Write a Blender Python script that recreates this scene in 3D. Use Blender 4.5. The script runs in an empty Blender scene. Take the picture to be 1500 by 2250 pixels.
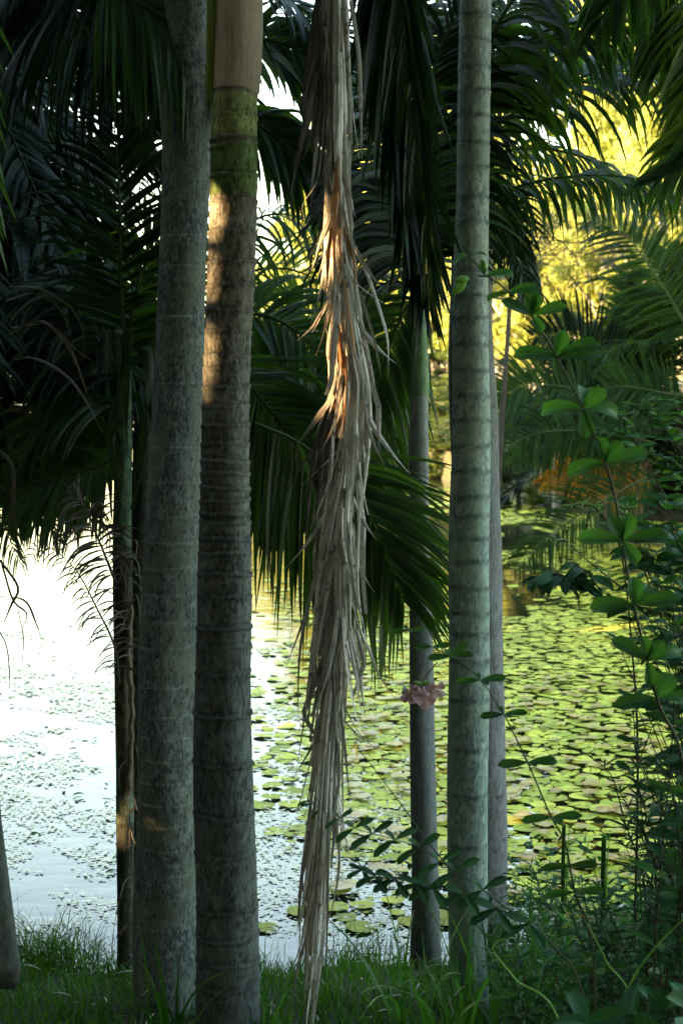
import bpy, math, random
import numpy as np

C = bpy.context.scene
COL = C.collection
R = math.radians
rs = np.random.RandomState
# ---------------------------------------------------------------- camera
CAM_Z = 2.45
PITCH = math.atan(225 / 3125)
FPX = 3125.0
cam = bpy.data.cameras.new("camera")
cam.sensor_fit = 'VERTICAL'
cam.sensor_height = 36
cam.lens = 50
cam.clip_start = 0.05
cam.clip_end = 2000
cam.dof.use_dof = True
cam.dof.focus_distance = 5.2
cam.dof.aperture_fstop = 5.0
camo = bpy.data.objects.new("camera", cam)
COL.objects.link(camo)
camo.location = (0, 0, CAM_Z)
camo.rotation_euler = (math.pi / 2 - PITCH, 0, 0)
C.camera = camo
# ---------------------------------------------------------------- sky + sun
SUN_EL, SUN_AZ = R(12.0), R(32.0)          # low, from the left and a little behind
S = np.array([-math.cos(SUN_EL) * math.cos(SUN_AZ), -math.cos(SUN_EL) * math.sin(SUN_AZ), math.sin(SUN_EL)])
world = bpy.data.worlds.new("World")
C.world = world
world.use_nodes = True
_n = world.node_tree
_s = _n.nodes.new('ShaderNodeTexSky')
_s.sky_type = 'NISHITA'
_s.sun_disc = False
_s.sun_elevation = SUN_EL
_s.sun_rotation = R(-122)
_s.dust_density = 3.0
_s.air_density = 1.4
_s.ozone_density = 0.8
_n.links.new(_s.outputs[0], _n.nodes['Background'].inputs[0])
_n.nodes['Background'].inputs[1].default_value = 0.15
sun = bpy.data.lights.new("sun", 'SUN')
sun.energy = 4.6
sun.angle = R(0.5)
sun.color = (1.0, 0.60, 0.27)
suno = bpy.data.objects.new("sun", sun)
COL.objects.link(suno)
from mathutils import Vector
suno.rotation_euler = Vector(S).to_track_quat('Z', 'Y').to_euler()
C.view_settings.view_transform = 'Standard'
C.view_settings.look = 'None'
C.view_settings.gamma = 1
C.view_settings.exposure = 3.85
C.cycles.use_denoising = True
C.cycles.max_bounces = 6
C.cycles.diffuse_bounces = 3
C.cycles.glossy_bounces = 3
C.cycles.transmission_bounces = 4
C.cycles.caustics_reflective = False
C.cycles.caustics_refractive = False
C.cycles.sample_clamp_indirect = 4


# ---------------------------------------------------------------- helpers
def P(px, py, Y):
    """point at distance Y from the camera seen at photo pixel px,py"""
    rx = (px - 750) / FPX
    ry = -(py - 1125) / FPX
    cp, sp = math.cos(PITCH), math.sin(PITCH)
    d = np.array([rx, cp + ry * sp, -sp + ry * cp])
    return np.array([0, 0, CAM_Z]) + d * (Y / d[1])


def PP(lst, Y=None):
    return np.array([P(a[0], a[1], a[2] if len(a) > 2 else Y) for a in lst])


def tag(o, label=None, cat=None, group=None, kind=None):
    if label: o['label'] = label
    if cat: o['category'] = cat
    if group: o['group'] = group
    if kind: o['kind'] = kind
    return o


def mk(name, V, F, mat, parent=None, attrs=None, smooth=True):
    """V (n,3), F (m,4) or (m,3) or a list of such arrays"""
    V = np.asarray(V, np.float32)
    if not isinstance(F, list): F = [F]
    F = [np.asarray(f, np.int32) for f in F if len(f)]
    me = bpy.data.meshes.new(name)
    me.vertices.add(len(V))
    me.vertices.foreach_set('co', V.ravel())
    nl = sum(f.size for f in F)
    nf = sum(len(f) for f in F)
    me.loops.add(nl)
    me.loops.foreach_set('vertex_index', np.concatenate([f.ravel() for f in F]))
    me.polygons.add(nf)
    tot = np.concatenate([np.full(len(f), f.shape[1], np.int32) for f in F])
    st = np.concatenate([[0], np.cumsum(tot)[:-1]]).astype(np.int32)
    me.polygons.foreach_set('loop_start', st)
    me.polygons.foreach_set('loop_total', tot)
    me.polygons.foreach_set('use_smooth', np.full(nf, smooth))
    for k, a in (attrs or {}).items():
        a = np.asarray(a, np.float32)
        if a.ndim == 1:
            t = me.attributes.new(k, 'FLOAT', 'POINT')
            t.data.foreach_set('value', a)
        else:
            t = me.attributes.new(k, 'FLOAT_VECTOR', 'POINT')
            t.data.foreach_set('vector', a.ravel())
    me.update()
    me.validate()
    if mat: me.materials.append(mat)
    o = bpy.data.objects.new(name, me)
    COL.objects.link(o)
    if parent:
        o.parent = parent
        o.location = -np.array(parent_world(parent))
    return o


ROOT = {}


def parent_world(p):
    return ROOT.get(p.name, (0, 0, 0))


def empty(name, loc):
    o = bpy.data.objects.new(name, None)
    COL.objects.link(o)
    o.location = loc
    o.empty_display_size = 0.1
    ROOT[o.name] = tuple(loc)
    return o


def sub(o_parent):
    """register a part mesh so sub-parts (also in world coordinates) line up with it"""
    ROOT[o_parent.name] = (0, 0, 0)
    return o_parent


def norm(a):
    return a / np.maximum(np.linalg.norm(a, axis=-1, keepdims=True), 1e-9)


def spline(pts, n):
    p = np.asarray(pts, float)
    if len(p) == 2:
        t = np.linspace(0, 1, n)[:, None]
        return p[0] * (1 - t) + p[1] * t
    q = np.vstack([2 * p[0] - p[1], p, 2 * p[-1] - p[-2]])
    seg = np.linalg.norm(np.diff(p, axis=0), axis=1)
    cum = np.concatenate([[0], np.cumsum(seg)])
    s = np.linspace(0, cum[-1], n)
    i = np.clip(np.searchsorted(cum, s, side='right') - 1, 0, len(seg) - 1)
    t = ((s - cum[i]) / seg[i])[:, None]
    a, b, c, d = q[i], q[i + 1], q[i + 2], q[i + 3]
    return 0.5 * (2 * b + (c - a) * t + (2 * a - 5 * b + 4 * c - d) * t ** 2 + (3 * b - a - 3 * c + d) * t ** 3)


def grid_faces(n, m, base=0, wrap=False):
    """n rows of m columns"""
    i = np.arange(n - 1)[:, None]
    mm = m if wrap else m - 1
    j = np.arange(mm)[None, :]
    j2 = (j + 1) % m
    return base + np.stack([i * m + j, i * m + j2, (i + 1) * m + j2, (i + 1) * m + j], -1).reshape(-1, 4)


def tube(pts, rad, sides=6):
    p = np.asarray(pts, float)
    n = len(p)
    rad = np.broadcast_to(np.asarray(rad, float), (n,)) if np.ndim(rad) else np.full(n, rad)
    T = norm(np.gradient(p, axis=0))
    ref = np.array([0, 0, 1.0]) if abs(T[:, 2]).mean() < 0.8 else np.array([0, 1.0, 0])
    A = norm(np.cross(T, ref))
    B = np.cross(T, A)
    th = np.linspace(0, 2 * math.pi, sides, endpoint=False)
    V = p[:, None] + rad[:, None, None] * (A[:, None] * np.cos(th)[None, :, None] + B[:, None] * np.sin(th)[None, :, None])
    return V.reshape(-1, 3), grid_faces(n, sides, 0, True)


class MB:
    def __init__(s):
        s.V, s.F, s.A, s.n = [], [], [], 0

    def add(s, V, F, a=None):
        V = np.asarray(V).reshape(-1, 3)
        s.V.append(V)
        s.F.append(np.asarray(F) + s.n)
        if a is None: a = (0.5, 0.5, 0)
        a = np.broadcast_to(np.asarray(a, float), (len(V), 3))
        s.A.append(a)
        s.n += len(V)

    def build(s, name, mat, parent=None, smooth=True):
        F4 = [f for f in s.F if f.shape[1] == 4]
        F3 = [f for f in s.F if f.shape[1] == 3]
        F = []
        if F4: F.append(np.concatenate(F4))
        if F3: F.append(np.concatenate(F3))
        return mk(name, np.concatenate(s.V), F, mat, parent, {'leaf': np.concatenate(s.A)}, smooth)


# ---------------------------------------------------------------- materials
def newmat(name):
    m = bpy.data.materials.new(name)
    m.use_nodes = True
    nt = m.node_tree
    b = nt.nodes['Principled BSDF']
    return m, nt, b, nt.nodes['Material Output']


def N(nt, t, **kw):
    n = nt.nodes.new(t)
    for k, v in kw.items():
        if k.startswith('i_'):
            n.inputs[k[2:].replace('_', ' ')].default_value = v
        else:
            setattr(n, k, v)
    return n


def ramp(nt, fac, stops, interp='LINEAR'):
    r = nt.nodes.new('ShaderNodeValToRGB')
    r.color_ramp.interpolation = interp
    e = r.color_ramp.elements
    while len(e) < len(stops): e.new(0.5)
    for x, (p, c) in zip(e, stops):
        x.position = p
        x.color = (c[0], c[1], c[2], 1) if not np.isscalar(c) else (c, c, c, 1)
    nt.links.new(fac, r.inputs[0])
    return r


def mixc(nt, fac, a, b, mode='MIX'):
    m = nt.nodes.new('ShaderNodeMix')
    m.data_type = 'RGBA'
    m.blend_type = mode
    for s, v in ((m.inputs[0], fac), (m.inputs[6], a), (m.inputs[7], b)):
        if hasattr(v, 'is_linked') or hasattr(v, 'links'):
            nt.links.new(v, s)
        else:
            s.default_value = v if np.isscalar(v) else (v[0], v[1], v[2], 1)
    return m.outputs[2]


def math_(nt, op, a, b=0.0):
    m = nt.nodes.new('ShaderNodeMath')
    m.operation = op
    for s, v in ((m.inputs[0], a), (m.inputs[1], b)):
        if hasattr(v, 'links'): nt.links.new(v, s)
        else: s.default_value = v
    return m.outputs[0]


def leafmat(name, dark, light, trans=(0.12, 0.2, 0.02), tf=0.35, rough=0.38, tip=None, ribs=14.0, spec=0.5, spots=None, veins=False):
    """leaf attribute: x random per leaf, y along, z across (-1..1)"""
    m, nt, b, out = newmat(name)
    at = N(nt, 'ShaderNodeAttribute', attribute_name='leaf')
    sep = N(nt, 'ShaderNodeSeparateXYZ')
    nt.links.new(at.outputs['Vector'], sep.inputs[0])
    r = ramp(nt, sep.outputs[0], [(0, dark), (1, light)])
    col = r.outputs[0]
    geo = N(nt, 'ShaderNodeNewGeometry')
    no = N(nt, 'ShaderNodeTexNoise', i_Scale=9.0, i_Detail=3.0)
    nt.links.new(geo.outputs['Position'], no.inputs['Vector'])
    col = mixc(nt, 0.5, col, ramp(nt, no.outputs[0], [(0.3, 0.45), (0.7, 1.5)]).outputs[0], 'MULTIPLY')
    if spots:
        n2 = N(nt, 'ShaderNodeTexNoise', i_Scale=30.0, i_Detail=4.0)
        nt.links.new(geo.outputs['Position'], n2.inputs['Vector'])
        col = mixc(nt, ramp(nt, n2.outputs[0], [(0.56, 0), (0.66, 1)]).outputs[0], col, spots)
    if tip:
        col = mixc(nt, ramp(nt, math_(nt, 'MULTIPLY', sep.outputs[1], sep.outputs[0]), [(0.6, 0), (0.9, 1)]).outputs[0], col, tip)
    if veins:
        za = math_(nt, 'ABSOLUTE', sep.outputs[2])
        mid = ramp(nt, za, [(0.03, 1), (0.10, 0)]).outputs[0]
        sv_ = math_(nt, 'SINE', math_(nt, 'ADD', math_(nt, 'MULTIPLY', sep.outputs[1], 48.0), math_(nt, 'MULTIPLY', za, -9.0)))
        sv2 = ramp(nt, sv_, [(0.86, 0), (0.99, 1)]).outputs[0]
        vm = math_(nt, 'MAXIMUM', mid, math_(nt, 'MULTIPLY', sv2, 0.45))
        col = mixc(nt, math_(nt, 'MULTIPLY', vm, 0.5), col, [min(1, c * 3.2) for c in light])
        bpv = N(nt, 'ShaderNodeBump', i_Strength=0.5, i_Distance=0.002)
        nt.links.new(math_(nt, 'SUBTRACT', 1.0, vm), bpv.inputs['Height'])
        nt.links.new(bpv.outputs[0], b.inputs['Normal'])
    nt.links.new(col, b.inputs['Base Color'])
    b.inputs['Roughness'].default_value = rough
    b.inputs['Specular IOR Level'].default_value = spec
    if ribs:
        w = math_(nt, 'SINE', math_(nt, 'MULTIPLY', sep.outputs[2], ribs))
        bp = N(nt, 'ShaderNodeBump', i_Strength=0.35, i_Distance=0.0015)
        nt.links.new(w, bp.inputs['Height'])
        nt.links.new(bp.outputs[0], b.inputs['Normal'])
    tr = N(nt, 'ShaderNodeBsdfTranslucent')
    tc = mixc(nt, 1.0, ramp(nt, sep.outputs[0], [(0, [c * .7 for c in trans]), (1, [c * 1.3 for c in trans])]).outputs[0], (1, 1, 1), 'MULTIPLY')
    nt.links.new(tc, tr.inputs[0])
    mx = N(nt, 'ShaderNodeMixShader')
    mx.inputs[0].default_value = tf
    nt.links.new(b.outputs[0], mx.inputs[1])
    nt.links.new(tr.outputs[0], mx.inputs[2])
    nt.links.new(mx.outputs[0], out.inputs[0])
    return m


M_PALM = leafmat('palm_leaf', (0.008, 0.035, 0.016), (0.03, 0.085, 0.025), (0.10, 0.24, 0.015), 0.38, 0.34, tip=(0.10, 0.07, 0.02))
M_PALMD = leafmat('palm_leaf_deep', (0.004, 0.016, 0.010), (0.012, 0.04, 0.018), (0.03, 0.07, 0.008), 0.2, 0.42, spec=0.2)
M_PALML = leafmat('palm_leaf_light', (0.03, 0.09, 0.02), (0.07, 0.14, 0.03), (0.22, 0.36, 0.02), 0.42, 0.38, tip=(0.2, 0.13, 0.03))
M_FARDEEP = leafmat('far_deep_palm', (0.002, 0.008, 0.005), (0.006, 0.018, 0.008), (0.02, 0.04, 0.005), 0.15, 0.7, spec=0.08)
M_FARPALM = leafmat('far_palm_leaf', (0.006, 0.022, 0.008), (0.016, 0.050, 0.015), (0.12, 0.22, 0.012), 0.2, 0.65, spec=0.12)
M_ORANGE = leafmat('sunlit_dying_leaf', (0.34, 0.15, 0.015), (0.52, 0.30, 0.03), (0.6, 0.25, 0.03), 0.4, 0.5)  # brightened orange carries sunlight on a dying frond that hangs in shade
M_BROWNLEAF = leafmat('brown_leaf', (0.02, 0.018, 0.008), (0.055, 0.045, 0.018), (0.10, 0.07, 0.02), 0.25, 0.6)
M_STRAW = leafmat('straw', (0.12, 0.115, 0.10), (0.74, 0.72, 0.65), (0.42, 0.36, 0.27), 0.15, 0.5, ribs=20, spots=(0.16, 0.15, 0.13))
M_STRAWD = leafmat('straw_dark', (0.03, 0.026, 0.02), (0.13, 0.11, 0.09), (0.12, 0.08, 0.05), 0.12, 0.6)
M_WISP = leafmat('dry_wisp', (0.06, 0.05, 0.04), (0.16, 0.14, 0.11), (0.1, 0.07, 0.04), 0.15, 0.5)
M_BROAD = leafmat('broad_leaf', (0.018, 0.075, 0.03), (0.05, 0.16, 0.045), (0.12, 0.34, 0.03), 0.34, 0.5, veins=True, ribs=0, spec=0.25)
M_BROADD = leafmat('broad_leaf_dark', (0.016, 0.075, 0.034), (0.045, 0.16, 0.055), (0.04, 0.15, 0.015), 0.28, 0.5, veins=True, ribs=0, spec=0.25)
M_NARROW = leafmat('narrow_leaf', (0.010, 0.045, 0.026), (0.035, 0.105, 0.045), (0.05, 0.15, 0.02), 0.3, 0.5, ribs=0, spec=0.25)
M_YOUNG = leafmat('young_leaf', (0.05, 0.16, 0.03), (0.12, 0.26, 0.05), (0.3, 0.5, 0.05), 0.4, 0.35, veins=True, ribs=0)
M_GRASS = leafmat('grass_blade', (0.012, 0.055, 0.006), (0.05, 0.14, 0.014), (0.09, 0.28, 0.01), 0.35, 0.45, tip=(0.12, 0.10, 0.03), ribs=0)
M_SEDGE = leafmat('sedge_blade', (0.012, 0.06, 0.010), (0.04, 0.14, 0.02), (0.09, 0.30, 0.02), 0.35, 0.4, ribs=6)
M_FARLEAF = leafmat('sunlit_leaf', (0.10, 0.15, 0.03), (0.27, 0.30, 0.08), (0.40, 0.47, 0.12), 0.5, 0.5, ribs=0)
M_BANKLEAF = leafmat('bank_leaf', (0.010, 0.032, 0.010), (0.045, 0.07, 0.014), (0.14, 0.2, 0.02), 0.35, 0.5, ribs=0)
M_ADDEDWOOD = leafmat('added_wood_leaf', (0.015, 0.04, 0.008), (0.045, 0.08, 0.015), (0.08, 0.13, 0.01), 0.25, 0.5, ribs=0)  # leaves of the unseen light-blocking woods
M_PAD = leafmat('lily_pad', (0.34, 0.40, 0.03), (0.70, 0.70, 0.08), (0.2, 0.3, 0.05), 0.08, 0.6, ribs=0, spec=0.2, spots=(0.22, 0.2, 0.04))
M_DUCK = leafmat('duckweed', (0.22, 0.28, 0.10), (0.50, 0.53, 0.22), (0.2, 0.3, 0.05), 0.05, 0.3, ribs=0, spec=0.6)
M_PETAL = leafmat('petal', (0.72, 0.46, 0.52), (0.90, 0.74, 0.76), (0.5, 0.25, 0.25), 0.2, 0.45, ribs=0)


def barkmat(name, base, dark, pale, pit_amt=0.55, pale_amt=0.55, ring=0.5, green=None, fibre=1.0, pitscale=1.0, bump=0.5):
    """bark: uv attribute 'bark' = (around metres, height metres, ring mask); 'tint' multiplies"""
    m, nt, b, out = newmat(name)
    at = N(nt, 'ShaderNodeAttribute', attribute_name='bark')
    sep = N(nt, 'ShaderNodeSeparateXYZ')
    nt.links.new(at.outputs['Vector'], sep.inputs[0])
    ti = N(nt, 'ShaderNodeAttribute', attribute_name='tint')
    geo = N(nt, 'ShaderNodeTexCoord')

    def coord(sx, sz):
        mp = N(nt, 'ShaderNodeMapping')
        mp.inputs['Scale'].default_value = (sx, sx, sz)
        nt.links.new(geo.outputs['Object'], mp.inputs[0])
        return mp.outputs[0]

    def noise(sx, sz, detail=5.0, rough=0.6):
        n = N(nt, 'ShaderNodeTexNoise', i_Scale=1.0, i_Detail=detail, i_Roughness=rough)
        nt.links.new(coord(sx, sz), n.inputs['Vector'])
        return n.outputs[0]
    fib = noise(150, 18, 4)
    pit = noise(58 * pitscale, 24 * pitscale, 7, 0.72)
    blot = noise(9, 5, 4, 0.6)
    pal = noise(34, 18, 6, 0.62)
    col = mixc(nt, ramp(nt, fib, [(0.35, 0), (0.65, 1)]).outputs[0], [c * (1 - .3 * fibre) for c in base], [c * (1 + .25 * fibre) for c in base])
    k = math_(nt, 'MULTIPLY', ramp(nt, pal, [(0.50, 0), (0.56, 1)]).outputs[0], pale_amt)
    col = mixc(nt, k, col, pale)
    if green:
        col = mixc(nt, math_(nt, 'MULTIPLY', ramp(nt, blot, [(0.42, 0), (0.6, 1)]).outputs[0], 0.6), col, green)
    dk = math_(nt, 'MULTIPLY', ramp(nt, math_(nt, 'ADD', math_(nt, 'MULTIPLY', pit, 0.8), math_(nt, 'MULTIPLY', blot, 0.25)), [(0.455, 1), (0.525, 0)]).outputs[0], pit_amt)
    col = mixc(nt, dk, col, dark)
    col = mixc(nt, math_(nt, 'MULTIPLY', math_(nt, 'MAXIMUM', sep.outputs[2], 0.0), ring), col, dark)
    col = mixc(nt, math_(nt, 'MULTIPLY', math_(nt, 'MAXIMUM', math_(nt, 'MULTIPLY', sep.outputs[2], -1), 0.0), ramp(nt, pal, [(0.42, 0.0), (0.62, 0.75)]).outputs[0]), col, pale)
    col = mixc(nt, 1.0, col, ti.outputs['Vector'], 'MULTIPLY')
    nt.links.new(col, b.inputs['Base Color'])
    b.inputs['Roughness'].default_value = 0.75
    b.inputs['Specular IOR Level'].default_value = 0.25
    bp = N(nt, 'ShaderNodeBump', i_Strength=bump, i_Distance=0.004)
    h = math_(nt, 'ADD', math_(nt, 'MULTIPLY', pit, 1.2), math_(nt, 'MULTIPLY', fib, 0.6))
    nt.links.new(h, bp.inputs['Height'])
    nt.links.new(bp.outputs[0], b.inputs['Normal'])
    return m


B_GREY = barkmat('grey_palm_bark', (0.125, 0.150, 0.150), (0.030, 0.040, 0.041), (0.26, 0.31, 0.31), 0.85, 0.6, 0.6, green=(0.14, 0.165, 0.10), pitscale=1.7)
B_BROWN = barkmat('brown_palm_bark', (0.140, 0.140, 0.128), (0.026, 0.025, 0.022), (0.26, 0.285, 0.28), 0.8, 0.45, 0.95, bump=0.7, pitscale=1.25)
B_RING = barkmat('ringed_palm_bark', (0.29, 0.34, 0.33), (0.032, 0.048, 0.05), (0.56, 0.62, 0.54), 0.5, 0.6, 0.95, green=(0.30, 0.36, 0.25), fibre=0.5, pitscale=1.7)
B_SMOOTH = barkmat('smooth_palm_bark', (0.17, 0.195, 0.20), (0.035, 0.035, 0.03), (0.26, 0.28, 0.24), 0.35, 0.4, 0.5, fibre=0.5)
B_HOLED = barkmat('holed_palm_bark', (0.19, 0.20, 0.20), (0.03, 0.03, 0.03), (0.25, 0.26, 0.25), 0.5, 0.5, 0.4)
B_TAN = barkmat('tan_crownshaft', (0.52, 0.43, 0.33), (0.10, 0.07, 0.05), (0.55, 0.47, 0.37), 0.12, 0.35, 0.5, fibre=0.5, bump=0.2)
B_GREENSHAFT = barkmat('green_crownshaft', (0.10, 0.17, 0.08), (0.03, 0.05, 0.02), (0.22, 0.28, 0.16), 0.25, 0.3, 0.5, fibre=0.4, bump=0.2)
B_DARKSTEM = barkmat('dark_stem', (0.05, 0.055, 0.045), (0.012, 0.012, 0.01), (0.17, 0.17, 0.13), 0.7, 0.35, 0.6)
B_RACHIS = barkmat('rachis', (0.05, 0.085, 0.03), (0.02, 0.03, 0.01), (0.12, 0.15, 0.06), 0.2, 0.3, 0.0)
B_DRYR = barkmat('dry_rachis', (0.16, 0.12, 0.085), (0.05, 0.035, 0.02), (0.25, 0.2, 0.15), 0.4, 0.4, 0.0)
B_TWIG = barkmat('twig', (0.07, 0.065, 0.045), (0.02, 0.02, 0.015), (0.16, 0.15, 0.11), 0.3, 0.3, 0.0)
B_VINE = barkmat('vine_stem', (0.10, 0.12, 0.07), (0.04, 0.04, 0.03), (0.18, 0.18, 0.12), 0.3, 0.3, 0.0)


# ---------------------------------------------------------------- terrain
def shoreY(x):
    """near shore: the bank ends here"""
    return 6.45 + 0.75 / (1 + np.exp(-(x - 0.75) * 3.5)) + 0.12 * np.sin(x * 3.1) + 0.07 * np.sin(x * 7.7 + 1)


def farY(x):
    a = 31 + 0.6 * np.sin(x * 1.3)
    t = 1 / (1 + np.exp((x - 3.2) * 1.1))
    b = 78 + 95 / (1 + np.exp((x + 14) * 0.25))
    return a * (1 - t) + b * t


def gz(x, y):
    x = np.asarray(x, float)
    y = np.asarray(y, float)
    near = 0.045 - 0.30 * (1 / (1 + np.exp(-(y - shoreY(x)) * 5.0))) * 1.5 + 0.11 * np.clip(6.1 - y, 0, 1.3) + 0.25 * np.clip((4.8 - y) / 5, 0, 3)
    near = np.maximum(near, -0.35)
    far = -0.35 + np.clip((y - farY(x)) * 0.35 + 0.3, 0, 1.5) + np.clip((y - farY(x) - 5) * 0.03, 0, 6)
    left = -0.35 + np.clip((-x - 10.5 - 0.35 * np.maximum(y - 10, 0)) * 0.4, 0, 1.2) * (y < 60)
    bump = 0.03 * np.sin(x * 2.3 + y) * np.sin(y * 1.9 - x)
    return np.maximum(np.maximum(near, far), left) + bump


def gridaxis(parts):
    return np.unique(np.concatenate([np.arange(a, b, s) for a, b, s in parts]))


gx = gridaxis([(-400, -40, 24), (-40, -12, 2), (-12, 16, 0.25), (16, 60, 2), (60, 420, 24)])
gy = gridaxis([(-200, -30, 20), (-30, 2, 1.5), (2, 10, 0.12), (10, 100, 1.2), (100, 260, 8), (260, 900, 60)])
X, Yg = np.meshgrid(gx, gy)
V = np.stack([X, Yg, gz(X, Yg)], -1).reshape(-1, 3)
m, nt, b, out = newmat('soil')
tc = N(nt, 'ShaderNodeNewGeometry')
n1 = N(nt, 'ShaderNodeTexNoise', i_Scale=2.5, i_Detail=8.0)
n2 = N(nt, 'ShaderNodeTexNoise', i_Scale=40.0, i_Detail=6.0)
nt.links.new(tc.outputs['Position'], n1.inputs['Vector'])
nt.links.new(tc.outputs['Position'], n2.inputs['Vector'])
c1 = ramp(nt, n1.outputs[0], [(0.35, (0.018, 0.045, 0.012)), (0.65, (0.045, 0.04, 0.025))]).outputs[0]
c2 = mixc(nt, 0.7, c1, ramp(nt, n2.outputs[0], [(0.3, 0.4), (0.7, 1.3)]).outputs[0], 'MULTIPLY')
nt.links.new(c2, b.inputs['Base Color'])
b.inputs['Roughness'].default_value = 0.95
bp = N(nt, 'ShaderNodeBump', i_Strength=0.8, i_Distance=0.03)
nt.links.new(n2.outputs[0], bp.inputs['Height'])
nt.links.new(bp.outputs[0], b.inputs['Normal'])
tag(mk('ground', V, grid_faces(len(gy), len(gx)), m), 'dark soil and turf of the banks and the pond bed', 'ground', kind='structure')

# water
m, nt, b, out = newmat('pond_water')
b.inputs['Base Color'].default_value = (0.012, 0.016, 0.008, 1)
b.inputs['Roughness'].default_value = 0.04
b.inputs['IOR'].default_value = 1.333
b.inputs['Specular IOR Level'].default_value = 0.5
tc = N(nt, 'ShaderNodeNewGeometry')
mp = N(nt, 'ShaderNodeMapping')
mp.inputs['Scale'].default_value = (1.0, 2.2, 1)
nt.links.new(tc.outputs['Position'], mp.inputs[0])
n1 = N(nt, 'ShaderNodeTexNoise', i_Scale=3.2, i_Detail=4.0)
n2 = N(nt, 'ShaderNodeTexNoise', i_Scale=0.5, i_Detail=2.0)
nt.links.new(mp.outputs[0], n1.inputs['Vector'])
nt.links.new(mp.outputs[0], n2.inputs['Vector'])
hh = math_(nt, 'ADD', math_(nt, 'MULTIPLY', n1.outputs[0], 0.35), n2.outputs[0])
bp = N(nt, 'ShaderNodeBump', i_Strength=0.13, i_Distance=0.06)
nt.links.new(hh, bp.inputs['Height'])
nt.links.new(bp.outputs[0], b.inputs['Normal'])
V = np.array([[-420, 5.2, 0], [420, 5.2, 0], [420, 700, 0], [-420, 700, 0]], float)
tag(mk('water', V, np.array([[0, 1, 2, 3]]), m), 'still pond water reflecting the sky', 'water', kind='structure')


# ---------------------------------------------------------------- palm trunk
def trunk(name, prof, Y, mat, rings, parent, ringw=0.006, ridge=0.004, zones=None, seed=0, top=None, bottom=-0.1, holes=0, tintf=None, wob=1.0, lightring=False, paler=0.25):
    """prof: list of (py, left px, right px) down the photo; rings: list of py"""
    r = rs(seed)
    pr = sorted(prof, key=lambda a: -a[0])
    zs = np.array([P(0, a[0], Y)[2] for a in pr])
    cx = np.array([P((a[1] + a[2]) / 2, a[0], Y)[0] for a in pr])
    rd = np.array([(P(a[2], a[0], Y)[0] - P(a[1], a[0], Y)[0]) / 2 for a in pr])
    z0 = float(gz(cx[0], Y)) + bottom
    z1 = top if top else zs[-1]
    z = np.arange(z0, z1, 0.004 if rings else 0.02)
    # extrapolate the lean above the frame
    x = np.interp(z, zs, cx)
    k = (cx[-1] - cx[-2]) / max(zs[-1] - zs[-2], 1e-3)
    x = np.where(z > zs[-1], cx[-1] + k * (z - zs[-1]), x)
    rad = np.interp(z, zs, rd)
    x = x + rd.mean() * (.05 * np.sin(z * 2.1 + seed) + .03 * np.sin(z * 5.3 + seed * 2))
    n, mseg = len(z), 48
    th = np.linspace(0, 2 * math.pi, mseg, endpoint=False)
    TH = th[None, :]
    Z = z[:, None]
    RR = np.repeat(rad[:, None], mseg, 1)
    ringm = np.zeros((n, mseg))
    for py in rings:
        zr = P(0, py, Y)[2]
        ph = r.uniform(0, 6.28)
        zz = zr + wob * (0.004 * np.sin(TH + ph) + 0.0015 * np.sin(3 * TH + ph * 2) + 0.001 * np.sin(7 * TH + ph * 3)) + 0 * Z
        d = Z - zz
        amp = r.uniform(0.6, 1.3)
        RR += ridge * amp * np.exp(-((d + 0.007) / 0.008) ** 2)
        RR -= ridge * 0.7 * amp * np.exp(-((d - 0.004) / 0.005) ** 2)
        g = np.exp(-(d / ringw) ** 2) * (0.65 + 0.35 * np.sin(5 * TH + ph) * np.sin(2 * TH - ph))
        ringm = np.maximum(ringm, g) if not lightring else np.minimum(ringm, -g)
        if not lightring:
            ringm -= paler * np.exp(-((d + 0.012) / 0.006) ** 2)
    # slow swelling and lumps
    for _ in range(10):
        a, bq, c = r.uniform(1, 9), r.randint(0, 4), r.uniform(0, 6.28)
        RR += rad[:, None] * 0.011 * np.sin(a * Z + bq * TH + c)
    RR += rad[:, None] * 0.004 * np.sin(40 * Z + 6 * np.sin(3 * TH))
    hm = np.zeros((n, mseg))
    for _ in range(holes):
        hz, ha = r.uniform(z0 + .3, P(0, 700, Y)[2]), r.uniform(-1.9, 0.6) + 0
        dd = ((Z - hz) / 0.013) ** 2 + (((TH - (ha % (2 * math.pi)) + math.pi) % (2 * math.pi) - math.pi) * rad[:, None] / 0.008) ** 2
        hm = np.maximum(hm, np.exp(-dd ** 1.5))
    RR -= 0.012 * hm
    ringm = np.where(hm > 0.25, 1.6, ringm)
    V = np.stack([x[:, None] + RR * np.cos(TH), Y + RR * np.sin(TH), Z + 0 * TH], -1).reshape(-1, 3)
    bark = np.stack([np.repeat(TH, n, 0) * rad[:, None], Z + 0 * TH, ringm], -1).reshape(-1, 3)
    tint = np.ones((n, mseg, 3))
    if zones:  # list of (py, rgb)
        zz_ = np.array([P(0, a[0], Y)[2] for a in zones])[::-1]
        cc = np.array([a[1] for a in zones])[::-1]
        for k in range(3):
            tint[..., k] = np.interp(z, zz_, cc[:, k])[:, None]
    o = mk(name, V, grid_faces(n, mseg, 0, True), mat, parent, {'bark': bark, 'tint': tint.reshape(-1, 3)})
    return o, (lambda zq: np.array([np.interp(zq, z, x), Y, zq]))


def plain(o_name, V, F, mat, parent):
    n = len(V)
    return mk(o_name, V, F, mat, parent, {'bark': np.zeros((n, 3)), 'tint': np.ones((n, 3))})


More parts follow.
